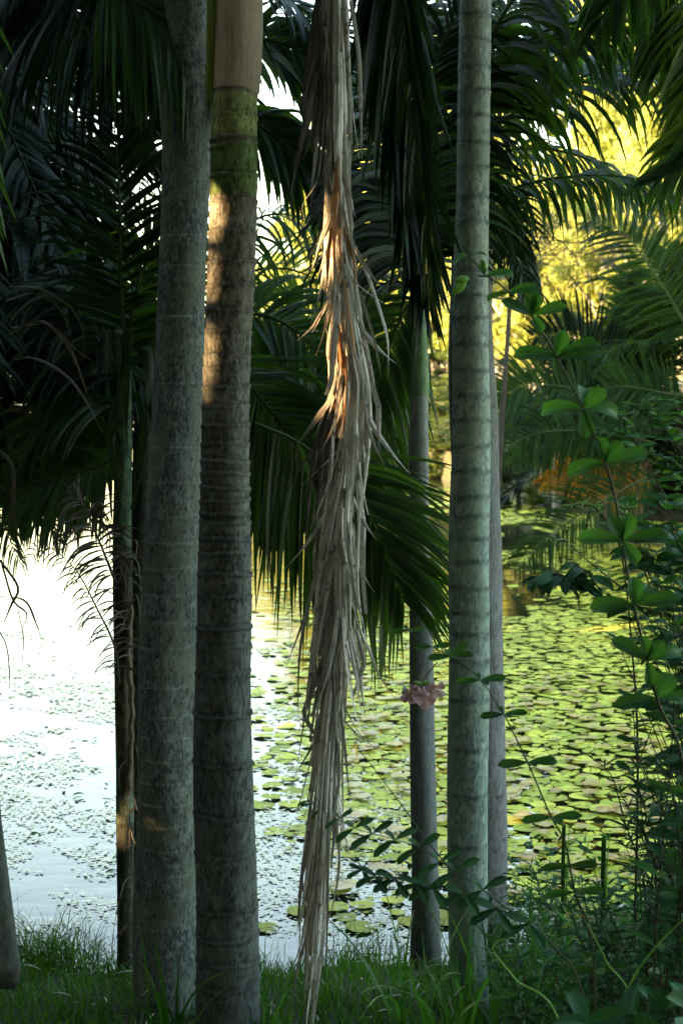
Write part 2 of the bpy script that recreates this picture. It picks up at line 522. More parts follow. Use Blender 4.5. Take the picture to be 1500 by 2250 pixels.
# ---------------------------------------------------------------- fronds
def frond(parent, pts, n=45, L=0.6, w=0.03, ang=(70, 28), droop=0.5, lift=0.15, up=None, mat=None, seed=0,
          sides=(-1, 1), start=0.06, segs=6, jit=0.12, rr=0.012, twist=0.5, rmat=None, name='frond', lens=(1, 1), lprof=None,
          grav=(0, 0, -1), tipdown=1.0, rachis=True):
    r = rs(seed + 1000)
    pts = np.asarray(pts, float)
    K = 40
    sp = spline(pts, K)
    T = norm(np.gradient(sp, axis=0))
    upv = np.array([0, 0, 1.0]) if up is None else norm(np.asarray(up, float))
    side = norm(np.cross(T, upv))
    nr = norm(np.cross(side, T))
    n = int(n)
    Vs, As = [], []
    t0 = np.linspace(start, 0.995, n)
    cnt = 0
    for si, s in enumerate(sides):
        t = np.clip(t0 + r.normal(0, 0.25 / n, n), 0, 1)
        f = t * (K - 1)
        i = np.minimum(f.astype(int), K - 2)
        fr = (f - i)[:, None]
        base = sp[i] * (1 - fr) + sp[i + 1] * fr
        Tt, Sd, Nn = norm(T[i] * (1 - fr) + T[i + 1] * fr), side[i], nr[i]
        a = np.radians(ang[0] + (ang[1] - ang[0]) * t + r.normal(0, 60 * jit * .6, n))[:, None]
        lf = (lift + r.normal(0, jit, n))[:, None]
        d = norm(Tt * np.cos(a) + s * Sd * np.sin(a) + Nn * lf)
        prof = np.interp(t, [0, 0.12, 0.35, 0.7, 1], [0.55, 0.85, 1, 0.8, 0.35]) if lprof is None else np.interp(t, *lprof)
        ln = L * prof * r.uniform(0.85, 1.12, n) * lens[si if si < len(lens) else 0]
        ww = w * r.uniform(0.8, 1.2, n) * np.interp(t, [0, 0.2, 0.8, 1], [0.7, 1, 1, 0.6])
        wv = norm(Tt - d * (Tt * d).sum(-1, keepdims=True))
        tw = r.normal(0, twist * 0.6, n)[:, None]
        nn = np.cross(d, wv)
        wv = norm(wv * np.cos(tw) + nn * np.sin(tw))
        rnd = r.uniform(0, 1, n)
        dr = droop * r.uniform(0.6, 1.4, n)[:, None]
        p = base.copy()
        g = np.asarray(grav, float)
        curl = r.normal(0, 0.06, (n, 3))
        for k in range(segs + 1):
            u = k / segs
            wk = ww * (0.35 + 0.65 * min(1, u * 6)) * (1 - max(0, (u - 0.35) / 0.65) ** 1.4) + 0.0006
            nn = norm(np.cross(d, wv))
            fold = nn * (wk * 0.22)[:, None]
            Vs.append(np.stack([p - wv * (wk / 2)[:, None], p - fold, p + wv * (wk / 2)[:, None]], 1))
            As.append(np.stack([np.stack([rnd, np.full(n, u), np.full(n, z)], -1) for z in (-1, 0, 1)], 1))
            d = norm(d + (g * dr * tipdown * (0.4 + u * 1.2) + curl) / segs * 2.0)
            p = p + d * (ln / segs)[:, None]
            wv = norm(wv - d * (wv * d).sum(-1, keepdims=True))
        cnt += n
    # arrange
    VV = np.concatenate([np.stack(Vs[q * (segs + 1):(q + 1) * (segs + 1)], 1) for q in range(len(sides))])
    AA = np.concatenate([np.stack(As[q * (segs + 1):(q + 1) * (segs + 1)], 1) for q in range(len(sides))])
    gf = grid_faces(segs + 1, 3)
    F = (gf[None] + (np.arange(cnt) * (segs + 1) * 3)[:, None, None]).reshape(-1, 4)
    o = sub(mk(name, VV.reshape(-1, 3), F, mat or M_PALM, parent, {'leaf': AA.reshape(-1, 3)}))
    if rachis:
        tv, tf = tube(sp, np.linspace(rr, rr * 0.15, K), 6)
        ro = plain('rachis', tv, tf, rmat or B_RACHIS, o)
        ro.location = (0, 0, 0)
    return o


def crown(parent, c, n=9, L=2.2, LL=0.6, seed=0, mat=None, el=(60, -10), az=None, sag=0.9, nl=38, **kw):
    """a crown of arching fronds round point c"""
    r = rs(seed)
    for k in range(n):
        a = (az[k] if az is not None else 2 * math.pi * k / n + r.uniform(-.3, .3))
        e = R(r.uniform(el[1], el[0]))
        h = np.array([math.cos(a), math.sin(a), 0])
        l = L * r.uniform(0.8, 1.1)
        pts = []
        for u in (0, .25, .5, .75, 1):
            pts.append(c + h * l * math.cos(e) * u * (1 - 0.12 * u * u) + np.array([0, 0, l * (math.sin(e) * u - sag * r.uniform(.8, 1.1) * u * u * 0.55)]))
        frond(parent, pts, n=nl, L=LL * r.uniform(.85, 1.1), seed=seed * 31 + k, mat=mat, **kw)


# ---------------------------------------------------------------- broad leaves and scatter helpers
def leafset(mb, base, dr, up, L, W, fold=0.35, curl=0.5, shape='ovate', segs=6, seed=0):
    r = rs(seed + 77)
    base = np.asarray(base, float).reshape(-1, 3)
    n = len(base)
    d = norm(np.asarray(dr, float).reshape(-1, 3))
    up = np.broadcast_to(np.asarray(up, float), (n, 3))
    wv = norm(np.cross(d, up))
    nn = norm(np.cross(wv, d))
    L = np.broadcast_to(np.asarray(L, float), (n,))
    W = np.broadcast_to(np.asarray(W, float), (n,))
    fold = fold * r.uniform(0.5, 1.5, n)
    cu = curl * r.uniform(0.3, 1.5, n)
    rnd = r.uniform(0, 1, n)
    cs = np.array([-1, -.5, 0, .5, 1])
    p = base.copy()
    rows, arow = [], []
    for k in range(segs + 1):
        u = k / segs
        if shape == 'ovate':
            w = (max(u, 0) ** 0.6) * ((1 - u) ** 0.62) * 1.45
        elif shape == 'obovate':
            w = (u ** 0.9) * ((1 - u) ** 0.42) * 1.62
        else:
            w = (u ** 0.5) * ((1 - u) ** 0.9) * 1.6
        hw = (W / 2 * w + 0.0004)
        row = p[:, None] + wv[:, None] * (cs[None, :, None] * hw[:, None, None]) * np.cos(fold)[:, None, None] \
            + nn[:, None] * ((np.abs(cs) ** 1.3)[None, :, None] * (hw * np.sin(fold))[:, None, None])
        row = row + nn[:, None] * (0.06 * hw[:, None, None] * np.sin(9 * u + 5 * cs)[None, :, None])
        rows.append(row)
        arow.append(np.stack([np.repeat(rnd[:, None], 5, 1), np.full((n, 5), u), np.repeat(cs[None], n, 0)], -1))
        d2 = norm(d - nn * (cu / segs * 1.6)[:, None] * (0.3 + 1.2 * u))
        nn = norm(nn + d * (cu / segs * 1.6)[:, None] * (0.3 + 1.2 * u))
        d = d2
        p = p + d * (L / segs)[:, None]
    V = np.stack(rows, 1)
    A = np.stack(arow, 1)
    gf = grid_faces(segs + 1, 5)
    F = (gf[None] + (np.arange(n) * (segs + 1) * 5)[:, None, None]).reshape(-1, 4)
    mb.add(V.reshape(-1, 3), F, A.reshape(-1, 3))


def quads(cent, size, seed=0, flat=0.0, aspect=0.55, down=0.0):
    """rhombic leaves at random attitudes"""
    r = rs(seed + 5)
    n = len(cent)
    d = r.normal(0, 1, (n, 3))
    d[:, 2] = d[:, 2] * (1 - flat) - down
    d = norm(d)
    w = norm(np.cross(d, r.normal(0, 1, (n, 3))))
    s = (np.broadcast_to(size, (n,)) * r.uniform(.6, 1.3, n))[:, None]
    nn = np.cross(d, w)
    V = np.stack([cent - d * s / 2, cent - w * s * aspect / 2 + nn * s * .06, cent + d * s / 2, cent + w * s * aspect / 2 + nn * s * .06], 1)
    F = np.arange(n * 4).reshape(n, 4)
    rnd = r.uniform(0, 1, n)
    A = np.stack([np.repeat(rnd[:, None], 4, 1), np.tile([0, .5, 1, .5], (n, 1)), np.tile([0, -1, 0, 1], (n, 1))], -1)
    return V.reshape(-1, 3), F, A.reshape(-1, 3)


def whorls(mb, pts, nodes, L, W, per=3, seed=0, shape='obovate', up=0.1, curl=0.7, fold=0.4, az0=None, start=0.1, azbias=None, tipscale=0.7):
    """leaves in whorls along a stem polyline"""
    r = rs(seed + 9)
    ts = nodes if not np.isscalar(nodes) else np.linspace(start, 1, int(nodes))
    sp = spline(pts, 60)
    T = norm(np.gradient(sp, axis=0))
    B, D, LL_, U = [], [], [], []
    for t in ts:
        i = min(int(t * 59), 59)
        a0 = r.uniform(0, 6.28) if az0 is None else az0 + r.normal(0, .25)
        for k in range(per):
            a = a0 + k * 2 * math.pi / per + r.normal(0, .25)
            d = np.array([math.cos(a), math.sin(a), up + r.normal(0, .15)])
            d = d + T[i] * 0.35
            B.append(sp[i]); D.append(d)
            U.append(np.array([0, -.55, 1.0]) + r.normal(0, .35, 3))
            LL_.append(L * r.uniform(.7, 1.1) * (1 if t < .8 else tipscale + (1 - tipscale) * (1 - t) / .2))
    LL_ = np.array(LL_)
    leafset(mb, B, D, U, LL_, LL_ * (W / L), fold, curl, shape, seed=seed)


def stemtube(pts, r0, r1, n=40, sides=7):
    return tube(spline(pts, n), np.linspace(r0, r1, n), sides)


def plant(name, label, cat, stems, Y0, L, W, mat, seed=0, group=None, stem_mat=None, leafname='foliage', **kw):
    """stems: list of (pts3d, r0, nodes, per)"""
    base = stems[0][0][0]
    root = empty(name, tuple(base))
    tag(root, label, cat, group)
    lb, sv, sf, sn = MB(), [], [], 0
    for q, st in enumerate(stems):
        pts, r0, nodes, per = st[:4]
        v, f = stemtube(pts, r0, r0 * .35)
        sv.append(v); sf.append(f + sn); sn += len(v)
        if per: whorls(lb, pts, nodes, L, W, per, seed=seed * 13 + q, **kw)
    lb.build(leafname, mat, root)
    plain('stem', np.concatenate(sv), np.concatenate(sf), stem_mat or B_VINE, root)
    return root


# ================================================================ THE TREES OF THE NEAR BANK
def palm(label, x, Y, cat='palm tree', group=None, z=None):
    e = empty('palm_tree', (x, Y, float(gz(x, Y)) if z is None else z))
    return tag(e, label, cat, group)


# 1 the big grey trunk, left
Y1 = 5.30
p1 = palm('broad grey palm with mottled bark, behind and left of the brown ringed trunk', P(365, 2250, Y1)[0], Y1)
o, ax1 = trunk('trunk', [(2250, 291, 432), (1900, 296, 434), (1500, 306, 434), (1100, 324, 441), (750, 342, 449), (400, 352, 458), (0, 360, 464)], Y1,
      B_GREY, [110, 262, 398, 520, 590, 700, 842, 980, 1060, 1130, 1188, 1245, 1300, 1358, 1416, 1500, 1562, 1612, 1660, 1705, 1752, 1800, 1850, 1905, 1960, 2020, 2075, 2130],
      p1, 0.0030, 0.0011, seed=1, top=7.2, lightring=True)
# 2 the brown ringed trunk with the crownshaft
Y2 = 4.95
p2 = palm('thick brown ringed palm with sunlit patch, green band and tan crownshaft at the top', P(498, 2250, Y2)[0], Y2)
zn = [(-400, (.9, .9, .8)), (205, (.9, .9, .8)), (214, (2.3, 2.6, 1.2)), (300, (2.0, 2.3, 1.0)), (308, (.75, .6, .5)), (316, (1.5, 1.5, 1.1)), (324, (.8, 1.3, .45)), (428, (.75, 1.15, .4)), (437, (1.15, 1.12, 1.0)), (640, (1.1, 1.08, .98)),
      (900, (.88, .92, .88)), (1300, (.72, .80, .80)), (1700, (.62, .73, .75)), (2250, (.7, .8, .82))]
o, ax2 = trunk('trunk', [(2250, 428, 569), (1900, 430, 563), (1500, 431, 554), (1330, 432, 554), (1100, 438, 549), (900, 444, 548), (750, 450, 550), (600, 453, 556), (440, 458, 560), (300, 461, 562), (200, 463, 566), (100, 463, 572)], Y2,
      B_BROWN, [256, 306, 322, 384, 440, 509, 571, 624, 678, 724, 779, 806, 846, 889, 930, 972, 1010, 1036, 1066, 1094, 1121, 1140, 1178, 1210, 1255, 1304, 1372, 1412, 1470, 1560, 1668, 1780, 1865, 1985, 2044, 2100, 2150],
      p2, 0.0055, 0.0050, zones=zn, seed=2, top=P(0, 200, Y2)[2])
# crownshaft: swollen sheath with a wavy hem
pr = [(230, 469, 566), (205, 467, 569), (150, 468, 573), (60, 470, 576), (0, 472, 577), (-400, 462, 580), (-800, 478, 560)]
v, a = [], []
for py in np.linspace(222, -800, 150):
    l_ = np.interp(-py, [-q[0] for q in pr], [q[1] for q in pr]) - 2
    r_ = np.interp(-py, [-q[0] for q in pr], [q[2] for q in pr]) + 1
    A_, B_ = P(l_, py, Y2), P(r_, py, Y2)
    th = np.linspace(0, 2 * math.pi, 160, endpoint=False)
    c_, rr_ = (A_ + B_) / 2, (B_[0] - A_[0]) / 2
    hem = 0.010 * np.sin(th * 1 + 2.2) + .004 * np.sin(4 * th)
    rq = rr_ * (1 + .02 * np.sin(3 * th + py * .01)) + (0.004 if py > 213 else 0) * -1
    v.append(np.stack([c_[0] + rq * np.cos(th), Y2 + rq * np.sin(th), c_[2] + hem * np.exp(-((py - 215) / 60) ** 2)], -1))
    crack = np.zeros(160)
    for tk, z0_, z1_ in ((4.35, 110, 40), (4.55, 175, 60), (4.62, 150, 20), (4.78, 120, -30), (4.95, 170, 110), (4.2, 90, -60)):
        if z1_ < py < z0_:
            crack = np.maximum(crack, .9 * np.exp(-((th - tk - .02 * math.sin(py * .05) - (py - z1_) * .0006) / .022) ** 2))
    crack = np.maximum(crack, .35 * (np.sin(th * 23 + py * .004) > .93))
    a.append(np.stack([th * rr_, np.full(160, c_[2]), np.where(abs(py - 220) < 6, .7, 0) + crack], -1))
V = np.concatenate(v)
mk('crown_shaft', V, grid_faces(len(v), 160, 0, True), B_TAN, p2, {'bark': np.concatenate(a), 'tint': np.ones((len(V), 3))})
# leaf sheath wrapped on the shaft's left side, yellow green
v, f = tube([P(463, 222, Y2 - .03), P(464, 120, Y2 - .03), P(467, 0, Y2 - .03), P(466, -300, Y2)], [.012, .018, .020, .022], 14)
n_ = len(v)
mk('leaf_sheath', v, f, B_GREENSHAFT, p2, {'bark': np.zeros((n_, 3)), 'tint': np.tile((1.5, 1.25, .5), (n_, 1))})

# 3 the thin dark palm at the left
Y3 = 5.95
p3 = palm('thin dark young palm with peeling brown sheaths, left of the broad grey trunk', P(275, 2250, Y3)[0], Y3)
o, ax3 = trunk('trunk', [(2250, 256, 298), (2000, 258, 296), (1700, 257, 295), (1500, 252, 293), (1300, 247, 291), (1180, 247, 289), (1000, 252, 290), (850, 256, 288), (740, 262, 284)], Y3, B_DARKSTEM,
      [1748, 1800, 1852, 1905, 1970, 2050], p3, 0.01, 0.002, seed=3,
      zones=[(700, (.7, 1.1, .8)), (1180, (.8, 1.5, 1.0)), (1240, (.7, .7, .7)), (1450, (.6, .6, .6)), (1500, (1.6, 1.4, 1.2)), (1740, (1.5, 1.4, 1.2)), (1745, (2.2, 2.6, 2.2)), (1800, (2, 2.4, 2.2)), (1810, (.8, .9, .8)), (2250, (.8, .7, .6))])
# peeling sheath strips
v, f = stemtube([P(288, 1330, Y3 - .03), P(283, 1450, Y3 - .05), P(290, 1560, Y3 - .06), P(282, 1745, Y3 - .045)], .011, .012, 30, 10)
v[:, 0] += .004 * np.sin(v[:, 2] * 60)
plain('peeling_sheath', v, f, B_DRYR, p3)
mb = MB()
r = rs(31)
for k in range(26):
    py = r.uniform(1180, 1330) if k < 12 else r.uniform(1580, 2150)
    b0 = P(r.uniform(284, 300), py, Y3 - .05)
    ln = r.uniform(.08, .22)
    q = [b0]
    d = np.array([r.uniform(.1, .6) * (1 if k % 3 else -1), r.uniform(-.4, .1), r.uniform(-.4, .4)])
    for j in range(5):
        d = d + np.array([r.normal(0, .25), r.normal(0, .2), -.35])
        q.append(q[-1] + norm(d) * ln / 5)
    v, f = tube(spline(q, 10), np.linspace(.0045, .001, 10), 4)
    mb.add(v, f, (r.uniform(), .5, 0))
tag(mb.build('sheath_fibre', M_WISP, p3), kind='stuff')

Y9 = 6.3
p9 = palm('thin blackish stem squeezed between the young palm and the broad grey trunk', P(308, 2200, Y9)[0], Y9)
o, ax9 = trunk('trunk', [(2250, 284, 330), (1400, 284, 334), (1200, 286, 338), (900, 296, 352), (700, 300, 350)], Y9, B_DARKSTEM, [1300, 1500, 1700], p9, 0.01, 0.002, seed=9)
for k_, pp_ in enumerate([[(305, 900), (300, 780), (330, 700), (380, 680)], [(305, 900), (270, 800), (200, 760), (130, 800)], [(305, 920), (250, 860), (180, 880), (100, 960)], [(305, 940), (260, 930), (190, 980), (140, 1060)]]):
    frond(p9, PP(pp_, 6.35 + .1 * k_), n=38, L=.55, w=.034, ang=(66, 30), droop=1.1, lift=.1, up=(0, -.6, 1), seed=190 + k_, mat=M_PALMD)

# 4 the pale ringed trunk, right of centre
Y4 = 5.4
p4 = palm('pale green-grey palm with evenly spaced dark rings, right of the hanging green frond', P(1030, 2200, Y4)[0], Y4)
r4 = [-20, 37, 93, 150, 203, 257, 317, 370, 435, 490, 597, 650, 700, 760, 815, 872, 925, 980, 1036, 1092, 1134, 1180, 1233, 1290, 1346, 1388, 1450, 1535, 1640, 1740, 1850, 1960]
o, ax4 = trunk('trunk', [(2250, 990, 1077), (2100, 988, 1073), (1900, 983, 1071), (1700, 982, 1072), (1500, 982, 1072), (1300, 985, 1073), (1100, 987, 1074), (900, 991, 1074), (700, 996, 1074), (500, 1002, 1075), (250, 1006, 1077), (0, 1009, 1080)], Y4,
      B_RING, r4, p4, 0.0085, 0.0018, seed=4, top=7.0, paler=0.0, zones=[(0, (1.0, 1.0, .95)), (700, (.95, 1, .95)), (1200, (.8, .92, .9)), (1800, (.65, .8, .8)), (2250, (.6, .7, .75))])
# 5 holed trunk behind it
Y5 = 6.75
p5 = palm('wide grey trunk pocked with small dark holes, mostly hidden behind the pale ringed palm', P(1075, 2050, Y5)[0], Y5)
o, ax5 = trunk('trunk', [(2060, 1000, 1121), (1900, 1000, 1116), (1700, 1000, 1110), (1400, 996, 1103), (1100, 990, 1097), (900, 989, 1093), (700, 989, 1086), (500, 992, 1080), (300, 996, 1076)], Y5,
      B_HOLED, [560, 640, 760, 800, 842, 900, 950, 1010, 1080, 1150, 1600, 1700], p5, 0.003, 0.001, seed=5, top=5.3, holes=26, lightring=True, zones=[(300, (.7, .8, .6)), (1000, (.85, .85, .8)), (1300, (1, 1, 1.05)), (2060, (.95, .95, 1.05))])
# 6 slim trunk with green crownshaft
Y6 = 6.1
p6 = palm('slim palm with green crownshaft, between the straw-coloured frond and the pale ringed trunk', P(935, 2150, Y6)[0], Y6)
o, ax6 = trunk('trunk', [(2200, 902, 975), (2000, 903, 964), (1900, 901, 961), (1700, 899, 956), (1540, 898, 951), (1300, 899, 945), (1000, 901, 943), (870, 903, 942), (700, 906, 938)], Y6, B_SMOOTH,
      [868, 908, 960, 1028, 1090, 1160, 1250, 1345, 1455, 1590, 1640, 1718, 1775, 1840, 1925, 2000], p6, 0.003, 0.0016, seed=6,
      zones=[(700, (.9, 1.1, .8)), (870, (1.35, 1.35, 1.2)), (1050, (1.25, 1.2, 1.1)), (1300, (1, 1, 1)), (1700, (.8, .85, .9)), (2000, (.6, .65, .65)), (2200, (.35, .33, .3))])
v, f = tube(spline([P(922, 872, Y6), P(922, 800, Y6), P(921, 740, Y6), P(920, 640, Y6), P(920, 540, Y6)], 30), np.interp(np.linspace(0, 1, 30), [0, .05, .3, 1], [.0375, .040, .036, .02]), 24)
n_ = len(v)
mk('crown_shaft', v, f, B_GREENSHAFT, p6, {'bark': np.zeros((n_, 3)), 'tint': np.tile((1.5, 1.5, 1.4), (n_, 1))})
# 7 palm hidden behind the two big trunks: its fronds reach out into the middle
Y7 = 6.75
p7 = palm('palm behind the brown ringed trunk with long fronds sweeping over the water', P(425, 2000, Y7)[0], Y7)
o, ax7 = trunk('trunk', [(2000, 395, 455), (1000, 405, 450), (600, 410, 448)], Y7, B_SMOOTH, [900, 1100, 1300, 1500], p7, 0.003, 0.0015, seed=7, top=3.4)

# ---------------------------------------------------------------- fronds: middle
dn = (0, -1, .15)   # for a hanging rachis the side vectors lie across the view
# the frond that sweeps from behind the trunks to the lower middle
frond(p7, PP([(470, 760), (550, 850), (620, 930), (690, 1015), (770, 1105), (830, 1200), (880, 1305)], 6.5), n=66, L=.92, w=.027, ang=(62, 22), droop=.9, lift=.1, up=dn, seed=11, segs=7, jit=.08, rr=.011, mat=M_PALM, lens=(.9, .95),
      lprof=([0, .2, .5, .8, 1], [.7, 1, 1, .75, .4]))
frond(p7, PP([(480, 780), (580, 900), (660, 1030), (720, 1130), (760, 1230)], 6.8), n=54, L=.75, w=.026, ang=(50, 20), droop=1.2, lift=-.1, up=dn, seed=12, mat=M_PALMD, segs=6)
frond(p7, PP([(470, 700), (560, 690), (640, 720), (720, 800), (780, 920)], 7.2), n=44, L=.62, w=.028, ang=(70, 30), droop=1.1, lift=.1, up=(0, -1, .5), seed=13, mat=M_PALM)
frond(p7, PP([(460, 720), (530, 610), (620, 590), (700, 620), (760, 690)], 7.6), n=38, L=.55, w=.016, ang=(70, 40), droop=.8, lift=.0, up=(0, -1, .4), seed=14, mat=M_PALML)
frond(p7, PP([(455, 640), (540, 500), (620, 470), (690, 500), (740, 560)], 7.4), n=30, L=.5, w=.018, ang=(72, 40), droop=1.3, lift=.1, up=(0, -.6, 1), seed=15, mat=M_PALM)
frond(p7, PP([(560, 930), (660, 975), (760, 1060), (820, 1150), (885, 1320)], 5.75), n=58, L=.54, w=.021, ang=(52, 30), droop=.36, lift=.12, up=dn, seed=181, segs=7, jit=.06, rr=.009, mat=M_PALM, sides=(-1,), start=.3, lprof=([0, .3, .8, 1], [.8, 1, .9, .5]))
frond(p7, PP([(560, 930), (660, 975), (760, 1060), (820, 1150), (885, 1320)], 5.78), n=40, L=.5, w=.032, ang=(40, 20), droop=1.1, lift=-.1, up=dn, seed=182, segs=7, jit=.06, rr=.004, mat=M_PALM, sides=(1,), start=.2)
# the blue-green feather behind the brown palm, ending at the straw frond
frond(p7, PP([(470, 230), (560, 270), (640, 330), (710, 410), (760, 490)], 6.9), n=60, L=.48, w=.036, ang=(45, 22), droop=.9, lift=.1, up=(0, -1, .7), seed=16, mat=M_PALM)
frond(p7, PP([(470, 120), (560, 85), (650, 110), (720, 180), (760, 260)], 7.0), n=50, L=.5, w=.04, ang=(50, 25), droop=.8, lift=.1, up=(0, -1, .7), seed=17, mat=M_PALM)
frond(p7, PP([(480, -60), (570, -30), (660, 20), (730, 90), (790, 200)], 7.1), n=40, L=.5, w=.03, ang=(60, 25), droop=.8, lift=.2, up=(0, -.4, 1), seed=18, mat=M_PALMD)
for k, (pp, L_, ma, w_) in enumerate([
    ([(480, 820), (560, 800), (650, 840), (740, 930), (800, 1040)], .62, M_PALM, .032), ([(480, 880), (540, 930), (600, 1020), (640, 1120)], .6, M_PALMD, .036),
    ([(480, 700), (580, 720), (700, 800), (820, 920), (880, 1040)], .6, M_PALM, .032)]):
    frond(p7, PP(pp, 7.3 + .2 * k), n=44, L=L_, w=w_, ang=(68, 30), droop=1.0, lift=.1, up=(0, -1, .5), seed=170 + k, mat=ma)
# crown of the slim palm 6
Y6c = 6.3
for k, (pp, L_, ma, up_, dr_) in enumerate([
    ([(920, 600), (880, 470), (830, 400), (760, 380)], .62, M_PALMD, (0, -.5, 1), 1.2),
    ([(920, 610), (870, 540), (800, 520), (740, 560)], .55, M_PALMD, (0, -.5, 1), 1.2),
    ([(918, 640), (860, 620), (800, 660), (770, 760)], .5, M_PALM, (0, -.6, 1), 1.0),
    ([(922, 560), (900, 380), (850, 250), (790, 190)], .6, M_PALM, (0, -.5, 1), 1.2),
    ([(925, 560), (945, 400), (990, 300), (1050, 260)], .6, M_PALMD, (0, -.5, 1), 1.2),
    ([(925, 600), (960, 480), (1000, 430), (1060, 440)], .55, M_PALMD, (0, -.5, 1), 1.2),
    ([(922, 640), (880, 700), (845, 800), (830, 900)], .5, M_PALM, dn, .8),
    ([(925, 520), (940, 300), (960, 130), (1010, 20)], .6, M_PALMD, (0, -.7, 1), 1.0),
    ([(920, 520), (890, 300), (840, 120), (760, 40)], .6, M_PALMD, (0, -.7, 1), 1.0)]):
    frond(p6, PP(pp, Y6c + .25 * (k % 3)), n=34, L=L_, w=.026, ang=(65, 30), droop=dr_, lift=.1, up=up_, seed=40 + k, mat=ma)
# lower fronds left of the slim trunk (behind), spiky
frond(p6, PP([(915, 800), (870, 790), (820, 830), (790, 900)], 6.7), n=32, L=.45, w=.02, ang=(70, 35), droop=.5, up=(0, -1, .4), seed=52, mat=M_PALM)
frond(p6, PP([(915, 760), (860, 850), (820, 960), (800, 1060)], 6.9), n=36, L=.45, w=.02, ang=(60, 35), droop=.5, up=(0, -1, .2), seed=53, mat=M_PALM)

# the big dark folded frond, hanging in front
e = tag(empty('hanging_frond', tuple(P(850, -300, 5.0))), 'long dark green folded palm frond hanging straight down beside the pale ringed trunk', 'palm frond')
frond(e, PP([(835, -420), (850, -150), (875, 120), (905, 380), (930, 600)], 5.0), n=110, L=.60, w=.032, ang=(17, 7), droop=.30, lift=.10, up=dn, seed=61, segs=6, jit=.05, rr=.016, mat=M_PALMD, start=.02, lens=(.95, 1.0),
      lprof=([0, .3, .7, 1], [.9, 1, .85, .5]))
frond(e, PP([(855, -400), (872, -150), (895, 120), (925, 380), (945, 590)], 4.95), n=34, L=.52, w=.022, ang=(20, 8), droop=.3, lift=-.05, up=dn, seed=62, sides=(1,), segs=6, jit=.05, rr=.004, mat=M_PALM, start=.02, rachis=False)

# ---------------------------------------------------------------- the dead straw frond
def strips(mb, Y, cen, n, seed, lenr=(.25, .8), wr=(.006, .018), splay=1.0, top=-260, bottom=1850, dark=None):
    """dry ribbons hanging along a line. cen: list of (py, cx px, half width px)"""
    r = rs(seed)
    ys = [c[0] for c in cen]
    for k in range(n):
        py = r.uniform(top, bottom) if k % 3 else r.uniform(top, (top + bottom) / 2)
        off = np.clip(r.normal(0, .45), -1, 1)
        ln = r.uniform(*lenr)
        w = r.uniform(*wr)
        S_ = 14
        pts, px0 = [], None
        ph, am = r.uniform(0, 6.28), r.uniform(0, 1)
        dep = r.normal(0, .035) - .02 * (1 - abs(off))
        kink, kp = (r.normal(0, 1.2), r.uniform(.4, .8)) if r.uniform() < .35 else (0, 1)
        drift = (r.normal(0, .22) + .12 * np.sign(off)) * splay
        for j in range(S_ + 1):
            u = j / S_
            y_ = py + ln * FPX / Y * u
            c_ = np.interp(y_, ys, [c[1] for c in cen])
            h_ = np.interp(y_, ys, [c[2] for c in cen])
            o_ = (off * (.55 + .45 * min(1, u * 2)) + drift * u ** 2) * h_
            o_ += 1.0 * math.sin(ph + u * 4) * am + kink * max(0, u - kp) * h_
            q = P(c_ + o_, y_, Y)
            q[1] += dep + .01 * math.sin(ph * 2 + u * 5)
            pts.append(q)
        pts = np.array(pts)
        T = norm(np.gradient(pts, axis=0))
        tw = r.uniform(-1.1, 1.1) + np.linspace(0, r.normal(0, 1.0), S_ + 1)
        wv = np.stack([np.cos(tw), np.sin(tw), 0 * tw], -1)
        wv = norm(wv - T * (wv * T).sum(-1, keepdims=True))
        nn = np.cross(T, wv)
        uu = np.linspace(0, 1, S_ + 1)
        ww = w * np.clip((1 - uu) / .35, 0.12 if r.uniform() < .6 else .6, 1) * (.6 + .4 * np.minimum(1, uu * 5))
        V = np.stack([pts - wv * ww[:, None] / 2, pts + nn * ww[:, None] * .22, pts + wv * ww[:, None] / 2], 1)
        rn = r.uniform() ** .7
        A = np.stack([np.full((S_ + 1, 3), rn), np.repeat(uu[:, None], 3, 1), np.tile([-1, 0, 1], (S_ + 1, 1))], -1)
        mb.add(V.reshape(-1, 3), grid_faces(S_ + 1, 3), A.reshape(-1, 3))


def free_strips(mb, lst, w, Y, seed):
    r = rs(seed)
    for pp in lst:
        ww = w
        if isinstance(pp, tuple): pp, ww = pp
        pts = spline(PP(pp, Y), 16)
        T = norm(np.gradient(pts, axis=0))
        tw = r.uniform(-.5, .5) + np.linspace(0, r.normal(0, .6), 16)
        wv = np.stack([np.cos(tw), np.sin(tw), 0 * tw], -1)
        wv = norm(wv - T * (wv * T).sum(-1, keepdims=True))
        nn = np.cross(T, wv)
        uu = np.linspace(0, 1, 16)
        w_ = ww * np.clip((1 - uu) / .4, .1, 1)
        V = np.stack([pts - wv * w_[:, None] / 2, pts + nn * w_[:, None] * .2, pts + wv * w_[:, None] / 2], 1)
        A = np.stack([np.full((16, 3), r.uniform(.2, 1)), np.repeat(uu[:, None], 3, 1), np.tile([-1, 0, 1], (16, 1))], -1)
        mb.add(V.reshape(-1, 3), grid_faces(16, 3), A.reshape(-1, 3))


